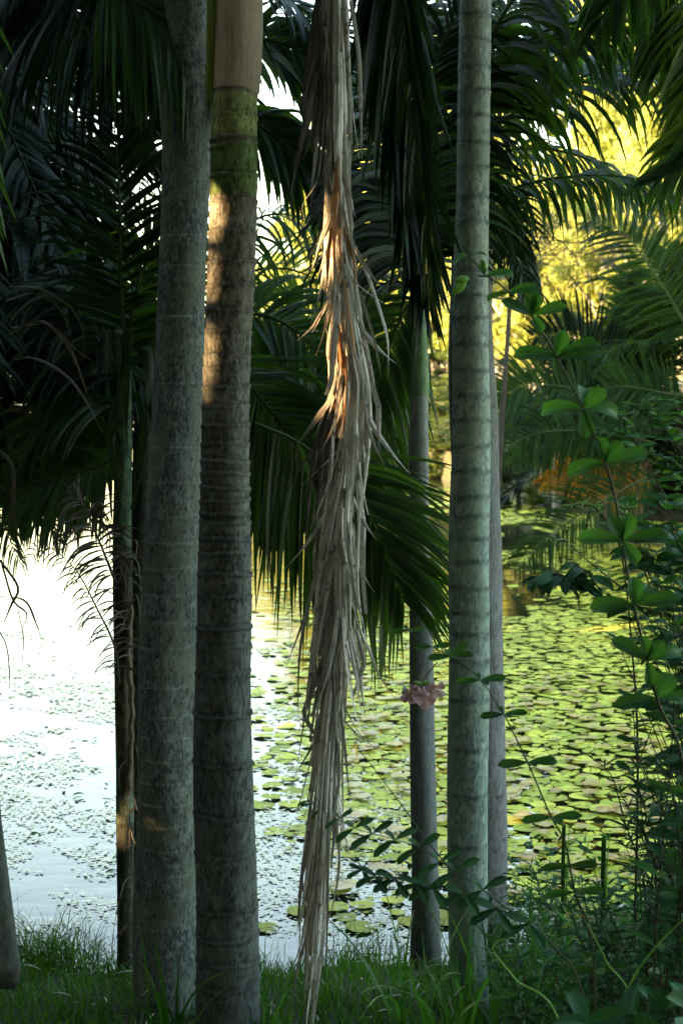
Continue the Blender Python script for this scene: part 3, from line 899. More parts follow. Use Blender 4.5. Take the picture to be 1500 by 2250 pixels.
YD = 4.7
cen = [(-300, 740, 22), (0, 744, 24), (200, 746, 28), (400, 742, 28), (550, 746, 36), (700, 758, 42), (850, 772, 42), (1000, 766, 42), (1200, 750, 42), (1400, 742, 46), (1600, 722, 50), (1800, 708, 46), (2000, 692, 36), (2150, 682, 24), (2260, 676, 14)]
dead = tag(empty('dead_palm_frond', tuple(P(742, -300, YD))), 'long dried straw-coloured palm frond hanging down the middle almost to the grass', 'palm frond')
mb = MB()
strips(mb, YD, cen, 170, 71, (.3, .8), (.008, .022))
strips(mb, YD - .03, cen, 110, 711, (.15, .45), (.007, .020), splay=2.2, top=330, bottom=1500)
strips(mb, YD, [(c[0], c[1], c[2] * 1.5) for c in cen], 60, 72, (.15, .35), (.008, .022), splay=2.6, top=450, bottom=1700)
strips(mb, YD, [(c[0], c[1] - 6, c[2] * .9) for c in cen], 110, 73, (.3, .7), (.006, .014), top=900, bottom=1900)
free_strips(mb, [([(730, 980), (715, 1150), (680, 1320), (627, 1470)], .016), ([(725, 1050), (700, 1250), (690, 1400), (668, 1580), (650, 1700)], .014),
                 ([(720, 1150), (690, 1280), (660, 1420), (655, 1560), (662, 1600)], .012), ([(790, 560), (820, 640), (850, 740), (853, 828)], .013),
                 ([(790, 640), (820, 740), (838, 830)], .012), ([(795, 850), (812, 950), (850, 1035)], .012), ([(792, 1080), (785, 1250), (790, 1330), (812, 1440)], .010),
                 ([(770, 0), (788, 120), (792, 240), (795, 350)], .014), ([(712, 60), (735, 180), (757, 260)], .006), ([(708, 330), (695, 400), (665, 450), (668, 480)], .005),
                 ([(740, 1500), (755, 1620), (768, 1760)], .010), ([(720, 1800), (700, 1900), (690, 2000), (652, 1960)], .004), ([(700, 1700), (680, 1850), (650, 1990)], .012),
                 ([(735, 1780), (745, 1900), (728, 2000), (708, 2060)], .008), ([(690, 1950), (665, 2060), (636, 2150)], .008)], .012, YD - .05, 74)
mb.build('leaflet', M_STRAW, dead, smooth=False)
mb = MB()
strips(mb, YD - .045, [(c[0], c[1], c[2] * .9) for c in cen], 34, 712, (.12, .35), (.006, .016), top=330, bottom=850)  # orange-brown strips carry the sun glow on the dead frond in their colour
mb.build('sunglow_leaflet', leafmat('sunglow_straw', (0.26, 0.10, 0.03), (0.55, 0.26, 0.09), (0.5, 0.25, 0.08), 0.2, 0.5, ribs=20), dead, smooth=False)
mb = MB()
strips(mb, YD + .05, [(c[0], c[1] - 8, c[2] * .85) for c in cen], 80, 75, (.3, .8), (.008, .02))
mb.build('inner_leaflet', M_STRAWD, dead)
v, f = stemtube(PP([(742, -320), (745, 200), (742, 500), (765, 850), (752, 1200), (735, 1500), (700, 1850), (680, 2100)], YD + .02), .014, .004)
plain('rachis', v, f, B_DRYR, dead)
# dark brown dead strands left of it
dk = tag(empty('dead_palm_frond', tuple(P(725, -200, 5.0))), 'dark brown withered frond hanging just left of the top of the straw-coloured one', 'palm frond')
mb = MB()
strips(mb, 5.0, [(-200, 715, 22), (0, 708, 22), (150, 697, 22), (300, 672, 16), (420, 650, 10)], 44, 76, (.2, .45), (.008, .02), top=-200, bottom=230)
strips(mb, 5.05, [(-200, 730, 20), (0, 722, 20), (150, 715, 20), (300, 700, 16), (420, 690, 12)], 30, 78, (.2, .45), (.008, .02), top=-200, bottom=230)
mb.build('leaflet', M_STRAWD, dk)
# thin dark brown strands behind the lower part, left
dk2 = tag(empty('dead_palm_frond', tuple(P(735, 800, 5.15))), 'thin blackish withered frond hanging behind the middle of the straw-coloured one', 'palm frond')
mb = MB()
strips(mb, 5.15, [(780, 745, 16), (1000, 712, 34), (1200, 708, 36), (1400, 705, 24), (1600, 700, 16)], 70, 77, (.2, .5), (.004, .012), top=780, bottom=1300)
mb.build('leaflet', M_STRAWD, dk2)

# ---------------------------------------------------------------- top right arching fronds (palm 5) and others
frond(p5, PP([(1045, 330), (1095, 272), (1200, 207), (1270, 172), (1340, 158), (1430, 165), (1540, 215)], 6.9), n=46, L=.62, w=.030, ang=(62, 35), droop=1.25, lift=.25, up=(0, -.7, 1), seed=81, mat=M_PALM, segs=8, rr=.013)
frond(p5, PP([(1045, 480), (1090, 432), (1175, 400), (1280, 386), (1375, 390), (1440, 408), (1530, 460)], 7.0), n=48, L=.42, w=.024, ang=(70, 45), droop=1.6, lift=.1, up=(0, -.45, 1), seed=82, mat=M_PALM, segs=8, rr=.012)
frond(p5, PP([(1045, 300), (1120, 130), (1220, 60), (1330, 50), (1450, 90)], 6.6), n=46, L=.6, w=.032, ang=(70, 35), droop=1.4, lift=.1, up=(0, -.4, 1), seed=83, mat=M_PALM, segs=8)
frond(p5, PP([(1040, 250), (1100, 40), (1200, -50), (1350, -60), (1500, 0)], 6.5), n=46, L=.62, w=.034, ang=(70, 35), droop=1.4, lift=.1, up=(0, -.4, 1), seed=84, mat=M_PALM, segs=8)
frond(p5, PP([(1045, 240), (1020, 60), (960, -20), (880, -30)], 6.9), n=40, L=.6, w=.028, ang=(70, 35), droop=1.3, lift=.1, up=(0, -.5, 1), seed=85, mat=M_PALM, segs=8)
frond(p5, PP([(1045, 420), (1075, 420), (1110, 470), (1130, 560)], 7.1), n=26, L=.3, w=.016, ang=(70, 45), droop=.8, lift=.1, up=dn, seed=86, mat=M_PALMD)
for k, (pp, L_, ma) in enumerate([
    ([(1050, 360), (1120, 330), (1220, 330), (1330, 370), (1400, 450)], .42, M_PALM), ([(1050, 300), (1110, 200), (1200, 130), (1310, 110), (1420, 130)], .5, M_PALM),
    ([(1050, 420), (1100, 500), (1140, 580), (1160, 660)], .3, M_PALMD), ([(1050, 260), (1080, 120), (1150, 10), (1260, -40)], .55, M_PALMD)]):
    frond(p5, PP(pp, 7.3 + .15 * k), n=44, L=L_, w=.022, ang=(66, 40), droop=1.3, lift=.1, up=(0, -.6, 1), seed=185 + k, mat=ma, segs=7)
# palm just outside the right edge: its fronds come in from the right
p8 = palm('palm outside the right edge whose ribbed fronds hang into the upper right corner', 2.25, 6.4)
o, ax8 = trunk('trunk', [(2250, 1800, 1880), (0, 1800, 1880)], 6.4, B_RING, [], p8, seed=8, top=5.0)
c8 = np.array([P(1840, 0, 6.4)[0], 6.4, 5.0])
for k, (pp, L_, ma, dr_) in enumerate([
    ([(1840, -330), (1700, -260), (1580, -120), (1500, 20), (1450, 150)], .6, M_PALM, .9),
    ([(1840, -330), (1720, -160), (1600, 20), (1530, 150), (1490, 290)], .5, M_PALML, .7),
    ([(1840, -330), (1650, -330), (1480, -220), (1380, -80), (1310, 60)], .55, M_PALM, 1.0),
    ([(1840, -330), (1740, -60), (1640, 150), (1560, 260), (1470, 330)], .5, M_PALML, .6), ([(1840, -200), (1720, 100), (1620, 260), (1540, 340), (1440, 400)], .5, M_PALM, .6)]):
    frond(p8, PP(pp, 6.2 - .15 * k), n=44, L=L_, w=.034, ang=(55, 25), droop=dr_, lift=.1, up=(0, -1, .4), seed=90 + k, mat=ma)
crown(p8, c8, 5, 2.0, .6, seed=95, mat=M_PALM, az=[-1.2, -.4, .3, 1.0, 1.5])

# ---------------------------------------------------------------- left: dark fronds
# palm 3's own young crown
for k, (pp, L_, ma, up_, dr_, w_) in enumerate([
    ([(275, 800), (265, 600), (262, 420), (250, 250)], .5, M_PALMD, (0, -1, 0), .5, .022),
    ([(272, 850), (220, 700), (150, 620), (60, 600)], .55, M_PALMD, (0, -.5, 1), 1.1, .024),
    ([(278, 850), (240, 770), (160, 740), (60, 790)], .5, M_PALMD, (0, -.5, 1), 1.2, .03),
    ([(280, 800), (300, 640), (340, 540), (400, 500)], .5, M_PALM, (0, -.5, 1), 1.0, .024),
    ([(270, 900), (200, 870), (120, 900), (50, 990)], .5, M_PALM, (0, -.5, 1), .8, .024),
    ([(275, 950), (220, 960), (160, 1010), (110, 1090)], .42, M_PALM, (0, -1, .6), .9, .020),
    ([(262, 1000), (200, 1030), (120, 1050), (30, 1100)], .42, M_PALM, (0, -1, .6), .9, .022)]):
    frond(p3, PP(pp, 6.0 + .15 * (k % 3)), n=36, L=L_, w=w_, ang=(68, 35), droop=dr_, lift=.1, up=up_, seed=100 + k, mat=ma)
mb = MB()
free_strips(mb, [([(265, 735), (270, 727), (278, 780), (276, 890), (281, 1000)], .05), ([(225, 728), (232, 722), (238, 760), (236, 830)], .04), ([(250, 727), (260, 722), (264, 790), (262, 850)], .04),
                 ([(300, 775), (318, 768), (330, 830), (325, 900)], .045), ([(300, 860), (318, 950), (300, 1030), (292, 1080)], .03), ([(255, 880), (240, 960), (256, 1060), (268, 1130)], .03),
                 ([(290, 1120), (305, 1060), (330, 1000), (345, 980)], .02)], .04, 5.8, 110)
mb.build('drooping_leaflet', M_PALMD, p3)
# wispy dead fronds of palm 3
frond(p3, PP([(60, 1235), (100, 1200), (165, 1250), (215, 1340), (252, 1420), (262, 1500)][::-1], 5.75), n=44, L=.16, w=.006, ang=(75, 60), droop=.9, lift=.3, up=(.3, -.6, .6), seed=120, mat=M_WISP, rmat=B_DARKSTEM, rr=.006, jit=.3)
frond(p3, PP([(255, 1280), (215, 1180), (190, 1120), (150, 1080)], 5.8), n=26, L=.22, w=.010, ang=(75, 50), droop=1.2, lift=.1, up=(0, -1, .6), seed=121, mat=M_WISP, rmat=B_DARKSTEM, rr=.007, jit=.3)
mb = MB()
r = rs(130)
wl = [([(20, 735), (90, 705), (150, 760), (190, 860), (200, 900)], .012), ([(30, 790), (80, 788), (150, 830), (200, 900), (222, 945)], .013), ([(25, 720), (110, 715), (170, 770), (232, 812)], .009),
      ([(20, 630), (90, 635), (160, 680), (185, 740), (182, 795)], .012), ([(15, 660), (80, 645), (140, 690), (170, 790)], .009), ([(-10, 985), (25, 1020), (30, 1100), (18, 1180), (8, 1230)], .016),
      ([(-20, 1050), (20, 1090), (38, 1180), (40, 1260)], .008), ([(0, 1230), (40, 1290), (25, 1330), (0, 1390)], .01), ([(0, 1310), (55, 1320), (80, 1370), (93, 1408)], .009), ([(5, 1240), (30, 1320), (60, 1350), (40, 1400)], .008),
      ([(-5, 1380), (15, 1420), (22, 1490), (18, 1540)], .005), ([(40, 1340), (52, 1400), (50, 1460), (57, 1480)], .004), ([(100, 600), (160, 585), (210, 590), (236, 608)], .008)]
free_strips(mb, wl, .01, 5.4, 131)
wf = tag(empty('dead_palm_frond', tuple(P(-20, 700, 5.4))), 'thin grey curling strands of a dead frond trailing in at the left edge', 'palm frond')
mb.build('leaflet', M_WISP, wf)

# near fronds at the left edge, light green tips
nf = tag(empty('hanging_frond', tuple(P(-120, -100, 3.95))), 'bright green leaflets of a near frond hanging down the left edge', 'palm frond')
frond(nf, PP([(-130, -200), (-90, 0), (-70, 250), (-62, 450), (-55, 600)], 3.95), n=46, L=.36, w=.024, ang=(22, 9), droop=.4, lift=.05, up=dn, seed=140, mat=M_PALM, sides=(1, -1), segs=7)
# top left fronds of palm 1 (crown above the frame)
for k, (pp, L_, ma, up_, dr_, w_) in enumerate([
    ([(430, -260), (330, -150), (200, -60), (80, 40), (-60, 180)], .75, M_PALMD, (0, -.8, 1), .7, .03),
    ([(430, -260), (300, -260), (150, -180), (0, -40), (-100, 100)], .75, M_PALMD, (0, -.5, 1), .8, .03),
    ([(430, -260), (420, -100), (380, 20), (330, 90), (260, 130)], .62, M_PALMD, (0, -1, .5), 1.2, .028),
    ([(200, -60), (280, -10), (360, 40), (410, 90), (440, 170)], .52, M_PALM, (0, -1, .6), 1.8, .020),
    ([(100, -120), (160, 20), (230, 120), (300, 200), (340, 280)], .62, M_PALMD, (0, -1, .5), .8, .026)]):
    frond(p1, PP(pp, 5.25 + .12 * (k % 3) if k == 3 else 5.7 + .12 * k), n=52, L=L_, w=w_, ang=(62, 30), droop=dr_, lift=.05, up=up_, seed=150 + k, mat=ma, segs=7)


# background palms on the left bank (trunks outside the left edge)
def bgpalm(label, x, y, zc, n, L, LL, seed, mat, az, el=(45, -25), group='dark palms crowding the left bank', nl=36, w=.028, tr=.07, **kw):
    e = palm(label, x, y, group=group)
    zb = float(gz(x, y)) - .1
    v, f = tube(np.array([[x, y, zb], [x + .03, y, zb * .5 + zc * .5], [x, y, zc]]), [tr * 1.2, tr, tr * .8], 14)
    plain('trunk', v, f, B_SMOOTH, e)
    crown(e, np.array([x, y, zc]), n, L, LL, seed=seed, mat=mat, az=az, el=el, nl=nl, w=w, **kw)
    return e


az_r = lambda n, a=-80, b=80, s=0: [R(a + (b - a) * (k + .5) / n) + rs(s + k).uniform(-.15, .15) for k in range(n)]
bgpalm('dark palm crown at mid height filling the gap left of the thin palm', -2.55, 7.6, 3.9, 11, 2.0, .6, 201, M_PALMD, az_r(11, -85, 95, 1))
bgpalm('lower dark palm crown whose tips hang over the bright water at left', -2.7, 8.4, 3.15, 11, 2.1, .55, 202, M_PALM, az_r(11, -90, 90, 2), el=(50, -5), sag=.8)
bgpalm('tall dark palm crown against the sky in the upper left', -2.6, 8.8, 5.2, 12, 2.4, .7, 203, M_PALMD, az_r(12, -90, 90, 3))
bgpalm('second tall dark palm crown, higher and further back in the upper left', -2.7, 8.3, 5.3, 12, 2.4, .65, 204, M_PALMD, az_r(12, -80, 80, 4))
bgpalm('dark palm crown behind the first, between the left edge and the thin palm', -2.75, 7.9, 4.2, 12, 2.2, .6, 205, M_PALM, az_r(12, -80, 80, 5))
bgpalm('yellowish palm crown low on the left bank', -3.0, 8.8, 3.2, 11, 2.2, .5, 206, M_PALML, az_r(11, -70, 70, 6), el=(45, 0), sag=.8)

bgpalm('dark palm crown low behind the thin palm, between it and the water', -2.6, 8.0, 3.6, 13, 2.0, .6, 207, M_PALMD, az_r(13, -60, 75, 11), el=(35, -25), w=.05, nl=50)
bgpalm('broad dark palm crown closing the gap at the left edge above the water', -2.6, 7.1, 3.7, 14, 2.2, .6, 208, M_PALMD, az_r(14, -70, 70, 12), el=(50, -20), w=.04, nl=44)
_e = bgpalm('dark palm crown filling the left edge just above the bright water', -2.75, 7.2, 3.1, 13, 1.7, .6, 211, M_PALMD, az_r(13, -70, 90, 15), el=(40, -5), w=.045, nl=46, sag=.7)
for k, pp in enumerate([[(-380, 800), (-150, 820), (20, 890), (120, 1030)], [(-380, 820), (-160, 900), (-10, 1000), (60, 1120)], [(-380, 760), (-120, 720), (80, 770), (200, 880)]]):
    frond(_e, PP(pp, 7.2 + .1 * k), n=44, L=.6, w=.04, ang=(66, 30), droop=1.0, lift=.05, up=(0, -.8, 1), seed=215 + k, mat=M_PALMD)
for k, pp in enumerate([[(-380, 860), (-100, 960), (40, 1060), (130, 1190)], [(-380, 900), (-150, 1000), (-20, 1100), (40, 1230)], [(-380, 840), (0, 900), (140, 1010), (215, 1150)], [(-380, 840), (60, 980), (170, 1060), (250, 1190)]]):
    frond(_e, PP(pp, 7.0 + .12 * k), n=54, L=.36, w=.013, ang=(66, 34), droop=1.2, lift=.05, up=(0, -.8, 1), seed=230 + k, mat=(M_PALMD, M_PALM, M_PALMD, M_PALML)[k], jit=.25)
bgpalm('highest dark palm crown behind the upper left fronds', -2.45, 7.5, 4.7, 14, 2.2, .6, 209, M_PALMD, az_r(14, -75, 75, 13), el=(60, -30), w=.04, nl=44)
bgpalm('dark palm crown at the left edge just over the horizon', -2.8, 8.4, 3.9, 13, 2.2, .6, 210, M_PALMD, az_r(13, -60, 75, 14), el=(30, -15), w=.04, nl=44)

# hanging grey sheath, lower left edge
vv, aa = [], []
Yh = 4.3
for q, u in enumerate(np.linspace(0, 1, 90)):
    py = 1100 + u * 1070
    rt = np.interp(py, [1100, 1500, 1800, 2000, 2120, 2155, 2170], [-50, -22, 4, 30, 46, 44, 34])
    lf = rt - np.interp(py, [1100, 1500, 2000, 2170], [60, 110, 150, 130])
    A_, B_ = P(lf, py, Yh), P(rt, py, Yh)
    th = np.linspace(0, 2 * math.pi, 36, endpoint=False)
    rx = (B_[0] - A_[0]) / 2
    k_ = 1 if u < .97 else math.sqrt(max(0, 1 - ((u - .97) / .03) ** 2)) * .5 + .5
    vv.append(np.stack([(A_[0] + B_[0]) / 2 + rx * np.cos(th), Yh + rx * .38 * k_ * np.sin(th) * (1 + .03 * np.sin(9 * th)), np.full(36, A_[2]) - .004 * np.cos(2 * th)], -1))
    aa.append(np.stack([th * rx, np.full(36, A_[2]), np.full(36, .9 if u > .965 else 0)], -1))
V = np.concatenate(vv + [vv[-1].mean(0, keepdims=True)])
A_ = np.concatenate(aa + [aa[-1][:1]])
nb = 89 * 36
cap = np.array([[nb + k, nb + (k + 1) % 36, len(V) - 1] for k in range(36)])
o = mk('palm_sheath', V, [grid_faces(90, 36, 0, True), cap], B_SMOOTH, None, {'bark': A_, 'tint': np.tile((.65, .68, .62), (len(V), 1))})
tag(o, 'smooth grey fallen palm sheath with rounded end hanging at the lower left edge', 'palm sheath')


# ================================================================ VINES AND SHRUBS, RIGHT
def onground(px, Y):
    x = P(px, 0, Y)[0]
    return [x, Y, float(gz(x, Y)) - .03]


def S3(px, Y, *r_):
    """stem from the ground at px,Y through pixel points"""
    a = [onground(px, Y)]
    for q in r_: a.append(P(q[0], q[1], q[2] if len(q) > 2 else Y))
    return np.array(a)


# big climbing stem with whorled leaves
YV = 3.3
main = S3(1560, YV, (1510, 1800), (1440, 1530), (1385, 1300), (1345, 1070), (1290, 920), (1225, 790), (1165, 690), (1115, 640), (1065, 605), (1030, 612))
sp = spline(main, 400)


def tnear(sp, py):
    d = np.abs(sp[:, 2] - P(0, py, YV)[2])
    return float(np.argmin(d)) / (len(sp) - 1)


root = empty('climbing_vine', tuple(main[0]))
tag(root, 'tall climbing vine with paired rounded leaves and pale buds reaching across the ringed trunk', 'vine')
v, f = tube(sp[::4], np.linspace(.0065, .002, 100), 8)
plain('stem', v, f, B_VINE, root)
lb = MB()
nodes = [(1530, 1.2), (1450, 1.1), (1330, 1.15), (1190, 1.15), (1018, .95), (900, 1.0), (785, .95), (695, .85)]
_rv = rs(66)
for q, (py, sc_) in enumerate(nodes):
    sc_ *= _rv.uniform(.85, 1.15)
    t = tnear(sp, py)
    i = int(t * 399)
    b_ = sp[i]
    L_ = .105 * sc_
    ds = [tuple(np.array(d_) + _rv.normal(0, .2, 3)) for d_ in [(-1, -.2, .10), (1, -.25, .2), (-.15, -.3, .9), (.55, -.2, .7), (.2, -.5, -.8)][:4 + q % 2]]
    leafset(lb, [b_] * len(ds), ds, [(.1, -1, .55)] * len(ds), [L_ * (1 if abs(d[0]) > .7 else .62) for d in ds], [L_ * .56] * len(ds), .45, .6, 'obovate', seed=q)
tipn = P(1115, 645, YV)
leafset(lb, [tipn] * 4, [(-1, -.2, -.1), (1, -.3, .1), (.6, -.7, .35), (-.2, .8, .5)], [(0, -1, .6)] * 4, [.055, .075, .08, .05], [.03, .036, .036, .03], .5, .7, 'obovate', seed=20)
t2 = P(1065, 606, YV)
leafset(lb, [t2] * 3, [(1, -.3, .25), (.8, .3, .1), (-.2, -.4, .8)], [(0, -1, .6)] * 3, [.075, .07, .04], [.036, .036, .02], .5, .8, 'obovate', seed=21)
t3 = P(1030, 565, YV)
v, f = tube(spline([t2, P(1048, 582, YV), t3, P(1022, 548, YV)], 16), np.linspace(.0025, .0015, 16), 6)
plain('twig', v, f, B_VINE, root)
leafset(lb, [t3] * 4, [(-1, -.3, .1), (.8, -.5, .5), (-.5, .5, .4), (-.8, -.6, -.1)], [(0, -.3, 1)] * 4, [.042, .045, .03, .035], [.02, .02, .018, .018], .5, .9, 'obovate', seed=22)
lb.build('foliage', M_BROAD, root)
for (a_, b__) in (((1062, 600), (1058, 572)), ((1030, 612), (1000, 618)), ((1024, 618), (992, 648))):
    p0, p1_ = P(*a_, YV), P(*b__, YV)
    v, f = tube(spline([p0, (p0 + p1_) / 2, p1_], 14), .0105 * np.sin(np.linspace(.12, 3.0, 14)) ** .8, 10)
    mb = MB(); mb.add(v, f, (.9, .3, 0)); mb.build('bud', M_YOUNG, root)

# second vine: dips behind the ringed trunk, with the pink flowers
YW = 3.75
main = S3(1330, YW, (1305, 2130), (1262, 1960), (1240, 1850), (1210, 1795), (1165, 1690), (1120, 1595), (1100, 1560), (1060, 1500), (1010, 1455), (965, 1430), (915, 1402), (885, 1375))
sp = spline(main, 400)
root = empty('flowering_vine', tuple(main[0]))
tag(root, 'slender vine carrying a cluster of dusky pink flowers before the slim and ringed trunks', 'vine')
v, f = tube(sp[::4], np.linspace(.0048, .0012, 100), 7)
plain('stem', v, f, B_VINE, root)
lb = MB()
for q, (px, py, sc_, nl_) in enumerate([(1305, 2130, 1.0, 4), (1262, 1960, .95, 4), (1240, 1905, .9, 2), (1210, 1795, .95, 3), (1160, 1675, .95, 3), (1100, 1572, .75, 4), (1050, 1500, .8, 4), (985, 1447, .72, 5), (945, 1425, .6, 3), (897, 1385, .5, 4)]):
    i = np.argmin(np.linalg.norm(sp - P(px, py, YW), axis=1))
    L_ = .088 * sc_
    ds = [(-1, -.25, .02), (1, -.3, .22), (.2, -.9, .25), (-.3, .9, .4), (.7, -.3, .7)][:nl_]
    leafset(lb, [sp[i]] * nl_, ds, [(.1, -1, .6)] * nl_, [L_ * (1 if abs(d[0]) > .6 else .7) for d in ds], [L_ * .46] * nl_, .45, .5, 'obovate', seed=q + 40)
lb.build('foliage', M_BROADD if False else M_BROAD, root)
fs = P(960, 1455, YW)
fc = P(925, 1505, YW)
v, f = tube(spline([fs, P(940, 1480, YW), fc], 14), .0016, 6)
plain('flower_stalk', v, f, B_VINE, root)
mb = MB()
for k, (dx, dy) in enumerate([(-.9, .3), (-.2, .7), (.4, .6), (.9, .1), (-.5, -.4)]):
    q0 = fc
    q1 = fc + np.array([dx * .022, -.004 * k, .012 - abs(dy) * .01])
    v, f = tube(spline([q0, q1], 10), .006 * np.sin(np.linspace(.2, 2.9, 10)), 8)
    mb.add(v, f, (.8, .3, 0))
mb.build('bud', M_YOUNG, root)
for k, (px, py, sc_) in enumerate([(900, 1520, 1.0), (932, 1528, 1.1), (955, 1512, .95)]):
    fm = MB()
    c_ = P(px, py, YW - .01 * k)
    for j in range(5):
        a = j * 2 * math.pi / 5 + k
        d = np.array([math.cos(a) * .9, -.45, math.sin(a) * .9 - .25])
        leafset(fm, [c_ + d * .002], [d], [(0, -1, .3)], [.034 * sc_], [.034 * sc_], -.35, -.5, 'obovate', seed=60 + 5 * k + j)
    v, f = tube(spline([fc, (fc + c_) / 2 + np.array([0, .003, .004]), c_], 12), np.linspace(.003, .008, 12), 9)
    fm.add(v, f, (.3, .3, 0))
    fm.build('flower', M_PETAL, root)

# third: pinnate-looking sprays sweeping to the left
YU = 3.5
root = empty('leafy_spray', tuple(onground(1390, YU)))
tag(root, 'low arching spray of small paired leaves crossing the slim trunk near the grass', 'vine')
s1 = S3(1390, YU, (1285, 2215), (1215, 2080), (1160, 2030), (1095, 1998), (1020, 1965), (950, 1950), (880, 1932), (800, 1912), (780, 1880))
s2 = np.array([P(*q, YU) for q in [(1130, 2010), (1060, 1955), (985, 1905), (925, 1865), (870, 1845), (820, 1832), (780, 1820), (745, 1795), (730, 1775)]])
s3 = np.array([P(*q, YU) for q in [(985, 1905), (940, 1850), (890, 1780), (830, 1700), (785, 1642), (778, 1632)]])
s4 = np.array([P(*q, YU - .03) for q in [(780, 1820), (740, 1800), (700, 1775), (675, 1758)]])
lb = MB()
sv, sf, sn = [], [], 0
for s_, r0 in ((s1, .0055), (s2, .0026), (s3, .0022), (s4, .0012)):
    v, f = stemtube(s_, r0, r0 * .3)
    sv.append(v); sf.append(f + sn); sn += len(v)
for q, (px, py, sc_) in enumerate([(1160, 2030, 1.1), (1090, 1998, 1.05), (1020, 1965, .95), (950, 1950, .95), (915, 1942, .85), (868, 1932, .9), (825, 1925, .8), (795, 1912, .6)]):
    b_ = P(px, py, YU); L_ = .075 * sc_
    leafset(lb, [b_] * 4, [(-1, -.25, -.35), (-.75, -.3, .55), (.1, -.7, .45), (.5, -.7, -.55)], [(0, -.8, 1)] * 4, [L_, L_ * .85, L_ * .8, L_ * .9], [L_ * .46] * 4, .3, .35, 'obovate', seed=q + 80)
for q, (px, py, sc_) in enumerate([(1060, 1955, 1.0), (1000, 1915, 1.0), (965, 1895, .9), (920, 1862, .95), (868, 1845, .95), (818, 1832, .9), (778, 1820, .8), (745, 1798, .6)]):
    b_ = P(px, py, YU); L_ = .072 * sc_
    leafset(lb, [b_] * 3, [(-1, -.25, -.55), (.75, -.3, .62), (-.3, -.5, .55)], [(0, -.8, 1)] * 3, [L_ * 1.05, L_, L_ * .7], [L_ * .46] * 3, .3, .35, 'obovate', seed=q + 95)
b_ = P(690, 1768, YU - .03)
leafset(lb, [b_, P(676, 1760, YU - .03), P(700, 1780, YU)], [(-1, -.3, .15), (-.9, -.2, -.25), (-.6, -.4, -.5)], [(0, -.6, 1)] * 3, [.035, .03, .03], [.014] * 3, .3, .4, 'obovate', seed=110)
lb.build('foliage', M_BROADD, root)
plain('stem', np.concatenate(sv), np.concatenate(sf), B_VINE, root)

# drooping dark-leaved shrub branch at the right
def shrub(name, label, cat, base, branches, L, W, mat, seed, Y, nodes=7, per=3, r0=.006, **kw):
    st = []
    for q, br in enumerate(branches):
        pts = np.array([base] + [P(b[0], b[1], b[2] if len(b) > 2 else Y) for b in br]) if q == 0 or len(br) < 2 or br[0][0] is None else np.array([P(b[0], b[1], b[2] if len(b) > 2 else Y) for b in br])
        st.append((pts, r0 if q == 0 else r0 * .5, nodes, per))
    return plant(name, label, cat, st, Y, L, W, mat, seed=seed, **kw)


YS = 3.7
shrub('broadleaf_shrub', 'dark drooping shrub branch with pointed oval leaves hanging over the lily pads at right', 'shrub', onground(1620, YS),
      [[(1560, 1700), (1500, 1480), (1455, 1400), (1450, 1350)], [(1455, 1350), (1380, 1325), (1320, 1300), (1270, 1275), (1235, 1265)], [(1320, 1300), (1290, 1260), (1262, 1240)],
       [(1450, 1350), (1420, 1270), (1400, 1200), (1350, 1150)], [(1270, 1275), (1210, 1260), (1180, 1270)]], .085, .05, M_BROADD, 300, YS, nodes=5, per=3, shape='ovate', up=-.35, curl=.5, start=.3, stem_mat=B_TWIG)
YS2 = 3.9
for k, (lab, bx, brs, L_, W_, ma, n_, Yq) in enumerate([
    ('leafy bush with glossy pale tips at the right edge, level with the hanging orange frond', 1640, [[(1600, 1300), (1540, 1080), (1470, 960), (1390, 890)], [(1540, 1080), (1440, 1010), (1380, 960), (1330, 945)], [(1500, 1000), (1450, 930), (1420, 880)],
      [(1580, 1250), (1500, 1100), (1420, 1030), (1380, 1010)], [(1560, 1150), (1520, 980), (1480, 890), (1455, 880)], [(1560, 1180), (1500, 1040), (1440, 1000), (1400, 1000)]], .055, .030, M_BROAD, 9, 4.2),
    ('bush with large flat dark leaves, low at the right edge under the glossy one', 1600, [[(1560, 1500), (1520, 1250), (1450, 1120), (1400, 1100)], [(1530, 1280), (1480, 1180), (1440, 1160)], [(1560, 1400), (1500, 1300), (1440, 1230), (1390, 1220)],
      [(1560, 1500), (1500, 1440), (1440, 1420)]], .10, .055, M_BROADD, 5, 3.6),
    ('small sprig of fresh yellow-green leaves above the reflected lily pads', 1420, [[(1400, 1700), (1385, 1400), (1360, 1200), (1310, 1120), (1270, 1105)], [(1360, 1200), (1370, 1130), (1390, 1100)], [(1375, 1300), (1300, 1240), (1240, 1190), (1210, 1185)], [(1330, 1150), (1300, 1110), (1250, 1110)]], .035, .016, M_YOUNG, 8, 4.6)]):
    Yq_ = Yq
    shrub('leafy_bush', lab, 'shrub', onground(bx, Yq_), brs, L_, W_, ma, 310 + k, Yq_, nodes=n_, per=4, shape='ovate', up=.1, curl=.5, start=.25, stem_mat=B_TWIG)

